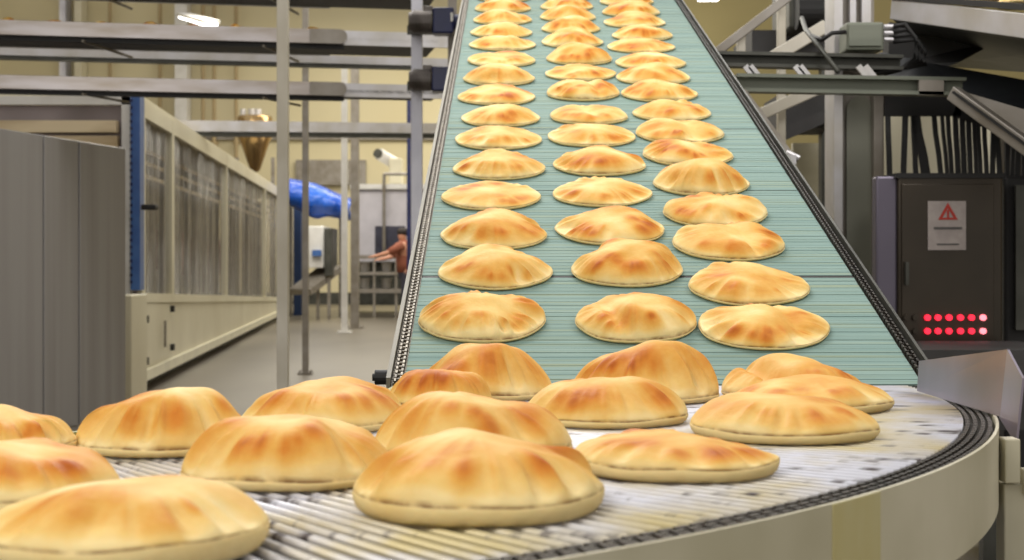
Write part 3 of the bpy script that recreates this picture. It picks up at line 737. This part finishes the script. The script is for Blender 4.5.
# worker in the distance ----------------------------------------------------
def person():
    Y = 27.8; X = P(407, 0, Y).x
    me = bpy.data.meshes.new('person'); 
    J = {'pel': (0, 0, .92), 'sp': (-.02, 0, 1.1), 'ch': (-.05, 0, 1.32), 'nk': (-.07, -.01, 1.48), 'hd0': (-.09, -.02, 1.56), 'hd1': (-.10, -.02, 1.68),
         'sl': (-.08, -.19, 1.42), 'el': (-.32, -.26, 1.28), 'wl': (-.55, -.20, 1.22), 'hl': (-.63, -.18, 1.21),
         'sr': (-.04, .19, 1.42), 'er': (-.26, .26, 1.22), 'wr': (-.48, .22, 1.16), 'hr': (-.56, .2, 1.15),
         'jl': (0, -.1, .88), 'kl': (-.03, -.11, .48), 'al': (0, -.12, .08), 'tl': (-.16, -.13, .04),
         'jr': (0, .1, .88), 'kr': (-.02, .11, .48), 'ar': (.02, .12, .08), 'tr': (-.14, .13, .04)}
    Rr = {'pel': .15, 'sp': .14, 'ch': .16, 'nk': .06, 'hd0': .085, 'hd1': .09, 'sl': .075, 'el': .05, 'wl': .034, 'hl': .03, 'jl': .1, 'kl': .065, 'al': .045, 'tl': .035}
    keys = list(J); rad = lambda k: Rr.get(k, Rr.get(k[0]+'l', .05))
    E = [('pel', 'sp'), ('sp', 'ch'), ('ch', 'nk'), ('nk', 'hd0'), ('hd0', 'hd1'), ('ch', 'sl'), ('sl', 'el'), ('el', 'wl'), ('wl', 'hl'), ('ch', 'sr'), ('sr', 'er'), ('er', 'wr'), ('wr', 'hr'),
         ('pel', 'jl'), ('jl', 'kl'), ('kl', 'al'), ('al', 'tl'), ('pel', 'jr'), ('jr', 'kr'), ('kr', 'ar'), ('ar', 'tr')]
    vs = [J[k] for k in keys]; es = [(keys.index(a), keys.index(b)) for a, b in E]; rr = [rad(k) for k in keys]
    for h_, s_ in (('hl', 'wl'), ('hr', 'wr')):      # fingers and thumb
        b0 = Vector(J[h_])
        for k in range(4):
            i0 = len(vs); o1 = Vector((-.02, -.03+.02*k, 0)); L_ = (.035, .045, .042, .033)[k]
            vs += [tuple(b0+o1), tuple(b0+o1+Vector((-L_, 0, -.01))), tuple(b0+o1+Vector((-L_*1.6, 0, -.03)))]; rr += [.011, .009, .008]
            es += [(keys.index(h_), i0), (i0, i0+1), (i0+1, i0+2)]
        i0 = len(vs); vs += [tuple(b0+Vector((.0, -.045, -.01))), tuple(b0+Vector((-.03, -.06, -.02)))]; rr += [.012, .01]
        es += [(keys.index(h_), i0), (i0, i0+1)]
    me.from_pydata(vs, es, []); me.update()
    o = bpy.data.objects.new('person', me); C.objects.link(o); o.location = (X, Y, 0)
    sk = o.modifiers.new('skin', 'SKIN'); sk.use_smooth_shade = True
    for i, v in enumerate(me.skin_vertices[0].data): v.radius = (rr[i], rr[i])
    me.skin_vertices[0].data[0].use_root = True
    o.modifiers.new('sub', 'SUBSURF').levels = 2; o.modifiers['sub'].render_levels = 2
    me.materials.append(M['skin'])
    tag(o, 'distant person in a brown top leaning towards the far bench, arms stretched out', 'person')
    # clothes as shells
    bm = B(); add_lathe(bm, [(.165, 0), (.18, .2), (.19, .42), (.15, .56), (.07, .62)], (-.03, 0, .90), 20)
    for s_, e_ in (((-.07, -.19, 1.43), (-.32, -.26, 1.28)), ((-.04, .19, 1.43), (-.26, .26, 1.22))): add_cyl(bm, s_, e_, .095, 14, .07)
    me2 = bpy.data.meshes.new('shirt'); bm.to_mesh(me2); bm.free(); me2.materials.append(M['shirt'])
    s = bpy.data.objects.new('shirt', me2); C.objects.link(s); s.parent = o
    for p in me2.polygons: p.use_smooth = True
    bm = B()
    add_lathe(bm, [(.16, -.12), (.175, 0), (.16, .06)], (0, 0, .9), 20)
    for y_ in (-.1, .1): add_cyl(bm, (0, y_, .88), (-.02, y_*1.1, .48), .115, 14, .085); add_cyl(bm, (-.02, y_*1.1, .49), (.01, y_*1.2, .09), .085, 14, .07)
    me2 = bpy.data.meshes.new('trousers'); bm.to_mesh(me2); bm.free(); me2.materials.append(M['trousers'])
    s = bpy.data.objects.new('trousers', me2); C.objects.link(s); s.parent = o
    bm = B(); bmesh.ops.create_uvsphere(bm, u_segments=16, v_segments=10, radius=.108); bmesh.ops.transform(bm, matrix=Matrix.Translation((-.08, -.02, 1.675)) @ Matrix.Diagonal((1.05, .9, .8, 1)), verts=bm.verts)
    me2 = bpy.data.meshes.new('hair'); bm.to_mesh(me2); bm.free(); me2.materials.append(M['hair'])
    s = bpy.data.objects.new('hair', me2); C.objects.link(s); s.parent = o
person()

# ------------------------------------------------------------------ overhead cooling racks on the left
def rack(y_at, thick, Yn, Yf_off, label, x_end=342, n_struts=3, W=.70):
    """y_at(x) is the row of the near rail's top; the rack runs to the right and slightly away"""
    z = P(0, y_at, Yn).z
    h = thick/F*Yn
    a = Vector((P(0, 0, Yn).x-1.2, Yn-.23, z-h/2)); dirv = Vector((1.54, .29, 0)).normalized()
    L_ = 3.35 if x_end < 400 else 4.1
    t = thing('cooling_conveyor', label, 'conveyor', (a.x, a.y, z))
    nrm_ = Vector((-dirv.y, dirv.x, 0))
    bm = B(); add_beam(bm, a, a+dirv*L_, .03, h); obj('near_rail', bm, M['steel'], t, bevel=.003)
    bm = B(); add_beam(bm, a+nrm_*W, a+nrm_*W+dirv*(L_-.05), .03, h*.5); obj('far_rail', bm, M['steel_light'], t)
    bm = B(); add_beam(bm, a+nrm_*W/2-Vector((0, 0, h*.1)), a+nrm_*W/2+dirv*(L_+.62)-Vector((0, 0, h*.1)), W-.04, .02); add_beam(bm, a+nrm_*.05-Vector((0, 0, h*.62)), a+nrm_*.05+dirv*L_-Vector((0, 0, h*.62)), .05, h*.35); obj('deck', bm, M['black'], t)
    for k in range(n_struts):
        bm = B(); c0 = a+dirv*(.6+L_/n_struts*k)-Vector((0, 0, h*.75)); add_beam(bm, c0, c0+nrm_*W+dirv*.25, .014, .014)
        obj('cross_strut', bm, M['steel_dull'], t)
    # rounded end plate
    e = a+dirv*(L_-.22)-nrm_*.02
    bm = B(); pts = []
    for k in range(9):
        an = -PI/2+PI*k/8; pts.append(e+dirv*(.19+h/2*math.cos(an))+Vector((0, 0, h/2*math.sin(an))))
    pts += [e+Vector((0, 0, h/2)), e-Vector((0, 0, h/2))]
    add_prism(bm, pts, -nrm_*.012); obj('rounded_end_plate', bm, M['steel_dull'], t)
    # bright continuation beyond
    c1 = a+dirv*(L_-.02)+nrm_*.03
    bm = B(); add_beam(bm, c1, c1+dirv*.78, .02, h); obj('bright_end_rail', bm, M['steel_light'], t)
    return t, a, dirv, nrm_, z
r1 = rack(20, 15, 9.0, .9, 'upper cooling conveyor with steel side rails overhead at left')
r2 = rack(75, 14, 9.0, .9, 'lower cooling conveyor with steel side rails overhead at left', W=.42)
r0 = rack(-33, 15, 9.0, .9, 'topmost cooling conveyor, only its dark underside showing at the top left edge')
# breads lying on the upper racks
for rk, (nm, us_) in ((r1, ('upper', [.95, 1.25, 1.53, 1.82, 2.12, 2.4, 2.66, 3.15])),):
    _, a, dv_, nn, z = rk
    for i, u in enumerate(us_):
        me = pita_mesh('pita_bread', 700+i, .09, .05, .008, res=(48, 12))
        o = bpy.data.objects.new('pita_bread', me); C.objects.link(o)
        q = a+dv_*u+nn*.14; o.location = (q.x, q.y, z-.026)
        tag(o, 'bread on the upper overhead cooling conveyor, %s from the left' % ['first', 'second', 'third', 'fourth', 'fifth', 'sixth', 'seventh', 'last'][i], 'bread', 'breads on the overhead racks')

# distant rails
def rail(name, a, b, w_, h_, m, label, cat, legs=()):
    t = thing(name, label, cat, (Vector(a)+Vector(b))/2)
    bm = B(); add_beam(bm, a, b, w_, h_); obj('rail', bm, m, t)
    bm = B(); add_beam(bm, Vector(a)-Vector((0, 0, h_*.75)), Vector(b)-Vector((0, 0, h_*.75)), w_*.7, h_*.4); obj('underside', bm, M['steel_dark'], t)
    for l in legs: bm = B(); add_cyl(bm, (l.x, l.y, 0), l, .05, 12); obj('leg', bm, M['post'], t)
    return t
rail('cross_rail', P(168, 126, 16), P(470, 129, 17.5), .12, .12, M['steel_light'], 'long pale horizontal rail behind the posts, below both cooling conveyors', 'rail')
rail('cross_rail', P(-60, 50, 10.6), P(452, 63.5, 11.6), .1, .062, M['steel_light'], 'long pale horizontal rail between the upper and lower cooling conveyors', 'rail')
# posts
def post(x, w_, Y, ytop, m, label, foot=True):
    q = P(x, 0, Y); zt = P(x, ytop, Y).z; wd = w_/F*Y
    t = thing('support_post', label, 'post', (q.x, Y, 0))
    bm = B(); add_box(bm, (q.x, Y, zt/2+.01), (wd, wd, zt-.02)); obj('shaft', bm, m, t, bevel=.003)
    bm = B(); add_box(bm, (q.x, Y, .01), (wd*2.4, wd*2.4, .02))
    for sx in (-1, 1):
        for sy in (-1, 1): add_cyl(bm, (q.x+sx*wd*.9, Y+sy*wd*.9, .02), (q.x+sx*wd*.9, Y+sy*wd*.9, .04), wd*.12, 8)
    obj('foot_plate', bm, m, t)
post(283, 11, 8.4, -30, M['post'], 'tall pale square post crossing the cooling conveyors, leftmost and nearest')
post(305.5, 6, 14.2, -12, M['steel_dull'], 'thin brownish post just right of the big pale post')
post(344.5, 6, 22.5, 62, M['white'], 'slim white post in the middle of the far aisle')
post(355, 8, 24, 62, M['steel_dull'], 'grey post right beside the slim white post')
post(417, 11, 8.3, -30, M['post_blue'], 'cool white post carrying two motors left of the inclined belt')
post(409, 4, 27.0, 100, M['navy'], 'thin blue post behind the motor post')

# gear motors
def motor(cx, cy, Y, label, s=1.):
    t = thing('gear_motor', label, 'motor', P(cx, cy, Y))
    k = Y/F*s; c0 = P(cx, cy, Y-.12)
    X = Vector((1, 0, 0))
    bm = B(); add_cyl(bm, c0+X*(-22*k), c0+X*(-2*k), 12*k, 24); add_cyl(bm, c0+X*(-26*k), c0+X*(-22*k), 10*k, 24)
    for i in range(6): add_cyl(bm, c0+X*((-20+3*i)*k), c0+X*((-19+3*i)*k), 12.8*k, 24)
    obj('cooling_drum', bm, M['motor'], t)
    bm = B(); add_box(bm, c0+X*(10*k), (22*k, 24*k, 27*k)); obj('gearbox', bm, M['navy'], t, bevel=2*k)
    bm = B(); add_cyl(bm, c0+X*(21*k), c0+X*(27*k), 8*k, 20); obj('flange', bm, M['navy'], t)
    bm = B(); add_box(bm, c0+X*(19*k)+Vector((0, -13*k, 3*k)), (2.5*k, 2*k, 9*k)); obj('name_plate', bm, M['white'], t)
    bm = B(); add_box(bm, Vector((P(417, 0, 8.3).x, (c0.y+8.3)/2, c0.z)), (.05, 8.3-c0.y, .06)); add_box(bm, Vector((P(434, 0, 8.3).x, 8.26, c0.z)), (.3, .03, .05)); obj('mounting_bracket', bm, M['steel_dark'], t)
    bm = B(); add_box(bm, c0+X*(-6*k)+Vector((0, 0, 13*k)), (10*k, 10*k, 6*k)); obj('terminal_box', bm, M['motor'], t, bevel=k)
motor(434, 22, 8.1, 'upper of two gear motors with navy gearbox beside the inclined belt', .95)
motor(433, 80, 8.1, 'lower of two gear motors with navy gearbox beside the inclined belt', .9)
bm = B(); a = P(452, 0, 8.3); add_box(bm, (a.x, 8.35, 1.5), (.05, .05, 3.0)); add_box(bm, (a.x, 8.35, .01), (.14, .14, .02)); tag(obj('motor_stand', bm, M['steel_dull']), 'dull steel upright behind the two gear motors', 'upright')

# ------------------------------------------------------------------ right side machinery
t = thing('box_column', 'thick grey steel column with rounded inset panel right of the inclined belt', 'column', P(860, 262, 5.4)); t.location.z = 0
k5 = 5.4/F
def vbox(bm, x0, x1, Y, d, y0, y1): pbox(bm, x0, x1, y0, y1, Y, d)
bm = B(); vbox(bm, 843, 874, 5.42, .08, -30, 557); obj('web', bm, M['steel_dull'], t)
bm = B(); vbox(bm, 834, 843, 5.36, .16, -30, 557); obj('left_flange', bm, M['steel_light'], t, bevel=.002)
bm = B(); vbox(bm, 874, 884, 5.36, .16, 90, 557); obj('right_flange', bm, M['steel_dull'], t, bevel=.002)
bm = B(); pts = [P(846, 330, 5.41), P(872, 330, 5.41)]
for k in range(11): an = PI*k/10; pts.append(P(859+13*math.cos(an), 110-14*math.sin(an), 5.41))
add_prism(bm, pts, (0, -.012, 0)); obj('rounded_panel', bm, mat('grey_olive_panel', srgb(128, 128, 114), .5), t)
bm = B(); vbox(bm, 850, 856, 5.38, .03, -30, 60); vbox(bm, 862, 871, 5.38, .03, -30, 60); obj('cable_duct', bm, M['steel_light'], t)

t = thing('junction_box', 'grey-green junction box with three cable glands on the steel column', 'junction box', P(868, 40, 5.2))
bm = B(); vbox(bm, 847, 884, 5.2, .13, 22, 50); obj('housing', bm, M['green_steel'], t, bevel=.006)
bm = B(); vbox(bm, 849, 882, 5.19, .012, 24, 46); obj('lid', bm, M['green_steel'], t, bevel=.002)
for y_ in (26.5, 33, 39.5):
    bm = B(); add_cyl(bm, P(884, y_, 5.25), P(893, y_, 5.25), 2.2*k5, 12); obj('cable_gland', bm, M['steel_light'], t)

# horizontal channels
def channel(name, a, b, hpx, Y, label, cat='beam', m='green_steel', d=.06):
    a_, b_ = P(a[0], a[1], Y), P(b[0], b[1], Y); h = hpx/F*Y
    t = thing(name, label, cat, (a_+b_)/2)
    bm = B(); add_beam(bm, a_, b_, .012, h); obj('web', bm, M[m], t)
    bm = B(); up = Vector((0, -.02, h/2-.006)); add_beam(bm, a_+up, b_+up, d, .012); up = Vector((0, -.02, -h/2+.006)); add_beam(bm, a_+up, b_+up, d, .012); obj('flange', bm, M[m], t)
    return t
t = channel('channel_beam', (705, 60), (900, 64), 15, 5.25, 'upper dark steel channel running right from behind the inclined belt', m='steel_dark')
t = channel('channel_beam', (735, 84), (962, 88), 18, 5.05, 'lower grey-green steel channel running right from behind the inclined belt')
bm = B(); pbox(bm, 919, 944, 80, 95, 5.0, .02); tag(obj('joint_plate', bm, M['steel_dull']), 'small pale joint plate bolted on the lower steel channel', 'plate')
bm = B()
for x in (745, 750, 795, 800, 858, 865): add_beam(bm, P(x, 66, 5.1), P(x+9, 77, 5.1), .012, .02)
tag(obj('spacer_lattice', bm, M['steel_light']), 'row of pale slanted spacers between the two steel channels', 'spacers')

# light grey braces and stanchions (walkway frame behind)
t = thing('brace_frame', 'pale steel frame of slanted and upright bars behind the channels', 'frame', P(775, 262, 6.4)); t.location.z = 0
for nm, a, b, w_ in (('diagonal_bar', (712, 56), (790, -4), 9), ('diagonal_bar', (772, 58), (826, 26), 13), ('diagonal_bar', (748, 120), (842, 78), 12)):
    bm = B(); add_beam(bm, P(a[0], a[1], 6.3), P(b[0], b[1], 6.3), .04, w_/F*6.3); obj(nm, bm, M['steel_dull'] if w_ < 10 else M['post'], t, bevel=.004)
bm = B(); a = P(782, 0, 6.4); add_box(bm, (a.x, 6.42, 1.2), (8/F*6.4, .04, 2.4)); obj('upright_bar', bm, M['post'], t, bevel=.003)
bm = B(); a = P(742, 0, 6.35); zz = P(0, 34, 6.35).z; z0 = P(0, 60, 6.35).z; add_box(bm, (a.x, 6.38, (zz+z0)/2), (8/F*6.4, .04, zz-z0)); obj('short_upright_bar', bm, M['post'], t, bevel=.003)
# strut beside the belt
t = thing('side_strut', 'steel tube strut with a clamp end along the right edge of the inclined belt', 'strut', P(765, 130, 4.9))
bm = B(); add_beam(bm, P(741, 92, 5.0), P(793, 163, 4.75), .03, .03); obj('tube', bm, M['steel_dull'], t, bevel=.004)
bm = B(); add_box(bm, P(789, 160, 4.75), (.04, .04, .03)); add_cyl(bm, P(786, 152, 4.74), P(799, 158, 4.74), .009, 8); obj('clamp', bm, M['steel_light'], t)

# dark overhead machines behind the frame
t = thing('drive_unit', 'dark drive motor housing behind the frame at top right', 'machine', P(812, 20, 7.0))
bm = B(); pbox(bm, 790, 834, -25, 30, 7.0, .5); obj('housing', bm, M['steel_dark'], t, bevel=.02)
bm = B(); add_cyl(bm, P(796, 12, 6.95), P(826, 12, 6.95), .085, 24); obj('drum', bm, M['black'], t)
bm = B(); pbox(bm, 752, 830, 30, 52, 7.2, .6); obj('tray', bm, M['darkpan'], t)
bm = B(); pbox(bm, 778, 835, 95, 128, 7.2, .4); add_beam(bm, P(770, 140, 7.1), P(836, 112, 7.1), .3, .06); obj('lower_tray', bm, M['darkpan'], t)
bm = B(); a = P(832, 0, 7.4); add_box(bm, (a.x, 7.5, 1.2), (.08, .08, 2.4)); obj('stand', bm, M['steel_dark'], t)
# pale panel behind
bm = B(); pbox(bm, 793, 822, 143, 300, 7.8, .05); tag(obj('doorway_board', bm, M['beige']), 'cream upright panel between the inclined belt and the steel column', 'panel')
bm = B(); pbox(bm, 823, 832, 136, 330, 7.6, .06); tag(obj('pale_strip_post', bm, M['white']), 'narrow white upright right of the cream panel', 'upright')

# big overhead conveyor top right
t = thing('overhead_conveyor', 'wide steel sided conveyor overhead at the top right corner', 'conveyor', P(960, 20, 4.6))
a0, a1 = P(893, 0, 5.4), P(1090, 12, 4.1)
hh = .085
bm = B(); add_beam(bm, P(893, 9, 5.4), P(1120, 38, 4.0), .02, 22/F*5); obj('side_rail', bm, M['steel_light'], t, bevel=.003)
bm = B(); add_prism(bm, [P(893, 20, 5.42), P(1120, 52, 4.03), P(1120, 52, 4.03)+Vector((.9, .9, 0)), P(893, 20, 5.42)+Vector((.6, 1.3, 0))], (0, 0, .02)); obj('underside', bm, M['steel_dark'], t)
bm = B(); add_beam(bm, P(893, -3, 5.4), P(1120, 14, 4.0), .03, .02); obj('top_edge', bm, M['black'], t)
for i, u in enumerate((.2, .42, .58)):
    q = P(893, -4, 5.4).lerp(P(1120, 13, 4.0), u)+Vector((.08, .1, .012)); me = pita_mesh('pita_bread', 800+i, .085, .045, .008, res=(48, 12))
    o = bpy.data.objects.new('pita_bread', me); C.objects.link(o); o.location = q; tag(o, 'bread on the top right overhead conveyor, %s from the column' % ['first', 'second', 'third'][i], 'bread', 'breads on the top right conveyor')
# dark chute below it
t = thing('return_chute', 'dark steel return chute slanting right below the overhead conveyor', 'chute', P(960, 80, 5.2))
bm = B(); add_prism(bm, [P(880, 52, 5.7), P(925, 62, 5.6), P(1060, 86, 5.2), P(1060, 140, 5.0), P(975, 98, 5.3), P(890, 82, 5.5)], (0, .1, 0)); obj('trough', bm, mat('dark_blue_steel', srgb(62, 66, 70), .4, .4, srgb(44, 46, 50)), t)
bm = B(); add_prism(bm, [P(890, 22, 5.8), P(1000, 40, 5.5), P(960, 62, 5.5), P(930, 72, 5.6), P(888, 66, 5.8)], (0, .1, 0)); obj('dark_cover', bm, M['black'], t)
t = thing('aluminium_profile', 'slanted grooved aluminium profile descending to the right edge above the dark cabinet', 'beam', P(990, 120, 4.9))
bm = B(); add_beam(bm, P(953, 93, 4.95), P(1070, 178, 4.6), .04, .05); obj('profile', bm, M['steel_dull'], t, bevel=.004)
bm = B(); add_beam(bm, P(953, 92, 4.91), P(1070, 177, 4.56), .008, .008); obj('groove', bm, M['black'], t)
bm = B(); add_prism(bm, [P(965, 92, 5.15), P(1060, 120, 5.0), P(1060, 165, 5.0), P(1000, 125, 5.1)], (0, .03, 0)); tag(obj('gusset', bm, M['steel_dull']), 'dull triangular steel gusset above the slanted aluminium profile', 'gusset')

# cables along the junction box and above the curtain
t = thing('cable_loop', 'black cables looping from the junction box down to the channels', 'cables', P(905, 60, 5.3))
for k in range(4):
    bm = B(); pts = [P(893, 27+5*k, 5.25), P(905+4*k, 24+5*k, 5.22), P(916+3*k, 38+4*k, 5.2), P(914+4*k, 58+2*k, 5.2), P(900-3*k, 70, 5.22), P(884-6*k, 74, 5.25)]
    add_tube(bm, pts, .008, 8); obj('cable', bm, M['black'], t, smooth=True)
bm = B(); add_tube(bm, [P(812, 36, 5.3), P(822, 40, 5.2), P(832, 33, 5.2), P(846, 32, 5.2)], .008, 8); obj('cable', bm, M['black'], t, smooth=True)
bm = B(); add_tube(bm, [P(802, 18, 5.6), P(806, 30, 5.4), P(818, 45, 5.2), P(838, 72, 5.1)], .009, 8); obj('cable', bm, M['steel_dark'], t, smooth=True)

# strip fan above the dark cabinet
bm = B(); pbox(bm, 884, 1050, 112, 180, 6.9, .05); tag(obj('cream_backing_panel', bm, M['oven_white']), 'cream panel glimpsed between the black hanging strips', 'panel')
t = thing('strip_curtain', 'fan of black hanging strips above the dark control cabinet', 'curtain', P(960, 175, 5.35))
random.seed(5)
xs = []
x = 890.
while x < 1042:
    u = (x-890)/150
    wpx = (9 if x < 930 and random.random() < .6 else random.uniform(3.4, 5.6))
    slant = (7+5*math.sin(u*9)) if 925 < x < 975 else random.uniform(-2, 3)
    y0 = 112+max(0, (x-950))*.28
    pts = [P(x-slant, y0, 5.35), P(x-slant*.75, y0+(176-y0)*.33, 5.33), P(x-slant*.3, y0+(176-y0)*.66, 5.32), P(x, 176, 5.32)]
    bm = B()
    for i in range(3): 
        a_, b_ = pts[i], pts[i+1]; hw = wpx/2/F*5.35
        add_prism(bm, [a_+Vector((-hw, 0, 0)), a_+Vector((hw, 0, 0)), b_+Vector((hw, 0, 0)), b_+Vector((-hw, 0, 0))], (0, .01, 0))
    obj('strip', bm, M['black'], t)
    x += wpx+(random.uniform(5, 9) if x < 930 else random.uniform(.8, 2.4))
bm = B(); add_beam(bm, P(884, 106, 5.36), P(960, 106, 5.36), .03, .075); add_beam(bm, P(955, 106, 5.36), P(1045, 138, 5.36), .03, .075); obj('head_rail', bm, M['black'], t)
bm = B(); pbox(bm, 1004, 1060, 96, 178, 5.5, .04); obj('dark_backing', bm, M['cabinet_dark'], t)

# control cabinet with warning label and red LEDs
YC = 5.0
t = thing('control_cabinet', 'dark bronze control cabinet with warning label and two rows of red lamps', 'cabinet', P(945, 262, YC)); t.location.z = 0
bm = B(); pbox(bm, 898, 1003, 176, 360, YC, .22); obj('body', bm, M['cabinet_dark'], t, bevel=.008)
bm = B(); pbox(bm, 896, 1006, 173, 178, YC-.01, .24); obj('top_edge', bm, M['black'], t)
bm = B(); pbox(bm, 876, 897.5, 176, 360, YC+.015, .06); obj('side_flange', bm, mat('mauve_sheen_steel', srgb(104, 98, 112), .35, .4), t, bevel=.008)  # left side of the cabinet, its lavender sheen put into the colour
bm = B(); pbox(bm, 902, 994, 184, 356, YC-.008, .01); dr = obj('door', bm, M['cabinet_dark'], t, bevel=.002)
bm = B(); pbox(bm, 906, 909, 262, 285, YC-.03, .02); sub('door_handle', bm, M['steel_dark'], dr)
for x in (895, 990):
    bm = B(); a = P(x, 0, YC+.1); add_box(bm, (a.x, YC+.12, P(0, 360, YC).z/2), (.05, .05, P(0, 360, YC).z)); obj('leg', bm, M['steel_dark'], t)
bm = B(); pbox(bm, 928, 966, 201, 250, YC-.012, .003); lb = obj('warning_label', bm, M['label'], t)
def tri(cx, cy, r, Y): return [P(cx+r*math.cos(a_), cy-r*math.sin(a_), Y) for a_ in (PI/2, PI/2+2*PI/3, PI/2+4*PI/3)]
bm = B(); o3 = tri(948, 214, 11.5, YC-.014); i3 = tri(948, 214.5, 6.2, YC-.014)
vo = [bm.verts.new(v) for v in o3]; vi = [bm.verts.new(v) for v in i3]
for k in range(3): bm.faces.new((vo[k], vo[(k+1) % 3], vi[(k+1) % 3], vi[k]))
pbox(bm, 947, 949.2, 210, 219, YC-.0145, .001)
sub('warning_triangle', bm, M['red'], lb)
bm = B()
pbox(bm, 934, 962, 227, 229.2, YC-.0145, .001); sub('printed_line', bm, M['print'], lb)
bm = B(); pbox(bm, 937, 959, 243.5, 245, YC-.0145, .001); sub('printed_line', bm, M['print'], lb)
for r_, y_ in enumerate((317.5, 331)):
    for c_, x_ in enumerate((906, 915, 927, 937.5, 948.5, 960, 971, 982.5)):
        bm = B(); q = P(x_, y_, YC-.012)
        add_cyl(bm, q, q+Vector((0, -.012, 0)), .0105, 16)
        o = obj('indicator_lamp', bm, M['cabinet_dark'] if c_ < 2 else (M['led_hot'] if c_ == 7 else M['led']), t)
        if c_ < 2: o['label'] = 'unlit indicator lamp'
# dark machine to the right of it
t = thing('dark_machine', 'black machine housing at the right edge beside the control cabinet', 'machine', P(1030, 262, 5.1)); t.location.z = 0
bm = B(); pbox(bm, 1005, 1080, 176, 558, 5.15, .5); obj('housing', bm, M['black'], t, bevel=.01)
bm = B(); pbox(bm, 1016, 1080, 185, 330, 5.12, .02); obj('side_cover', bm, M['steel_dark'], t)
# low dark housing below the cabinet
t = thing('lower_frame', 'dark frame under the control cabinet behind the guard plate', 'frame', P(950, 262, 4.4)); t.location.z = 0
bm = B(); pbox(bm, 880, 1075, 350, 430, 4.4, .5); obj('cover', bm, M['darkpan'], t)
for x in (890, 1060):
    bm = B(); a = P(x, 0, 4.5); add_box(bm, (a.x, 4.6, .3), (.06, .06, .6)); obj('leg', bm, M['steel_dark'], t)
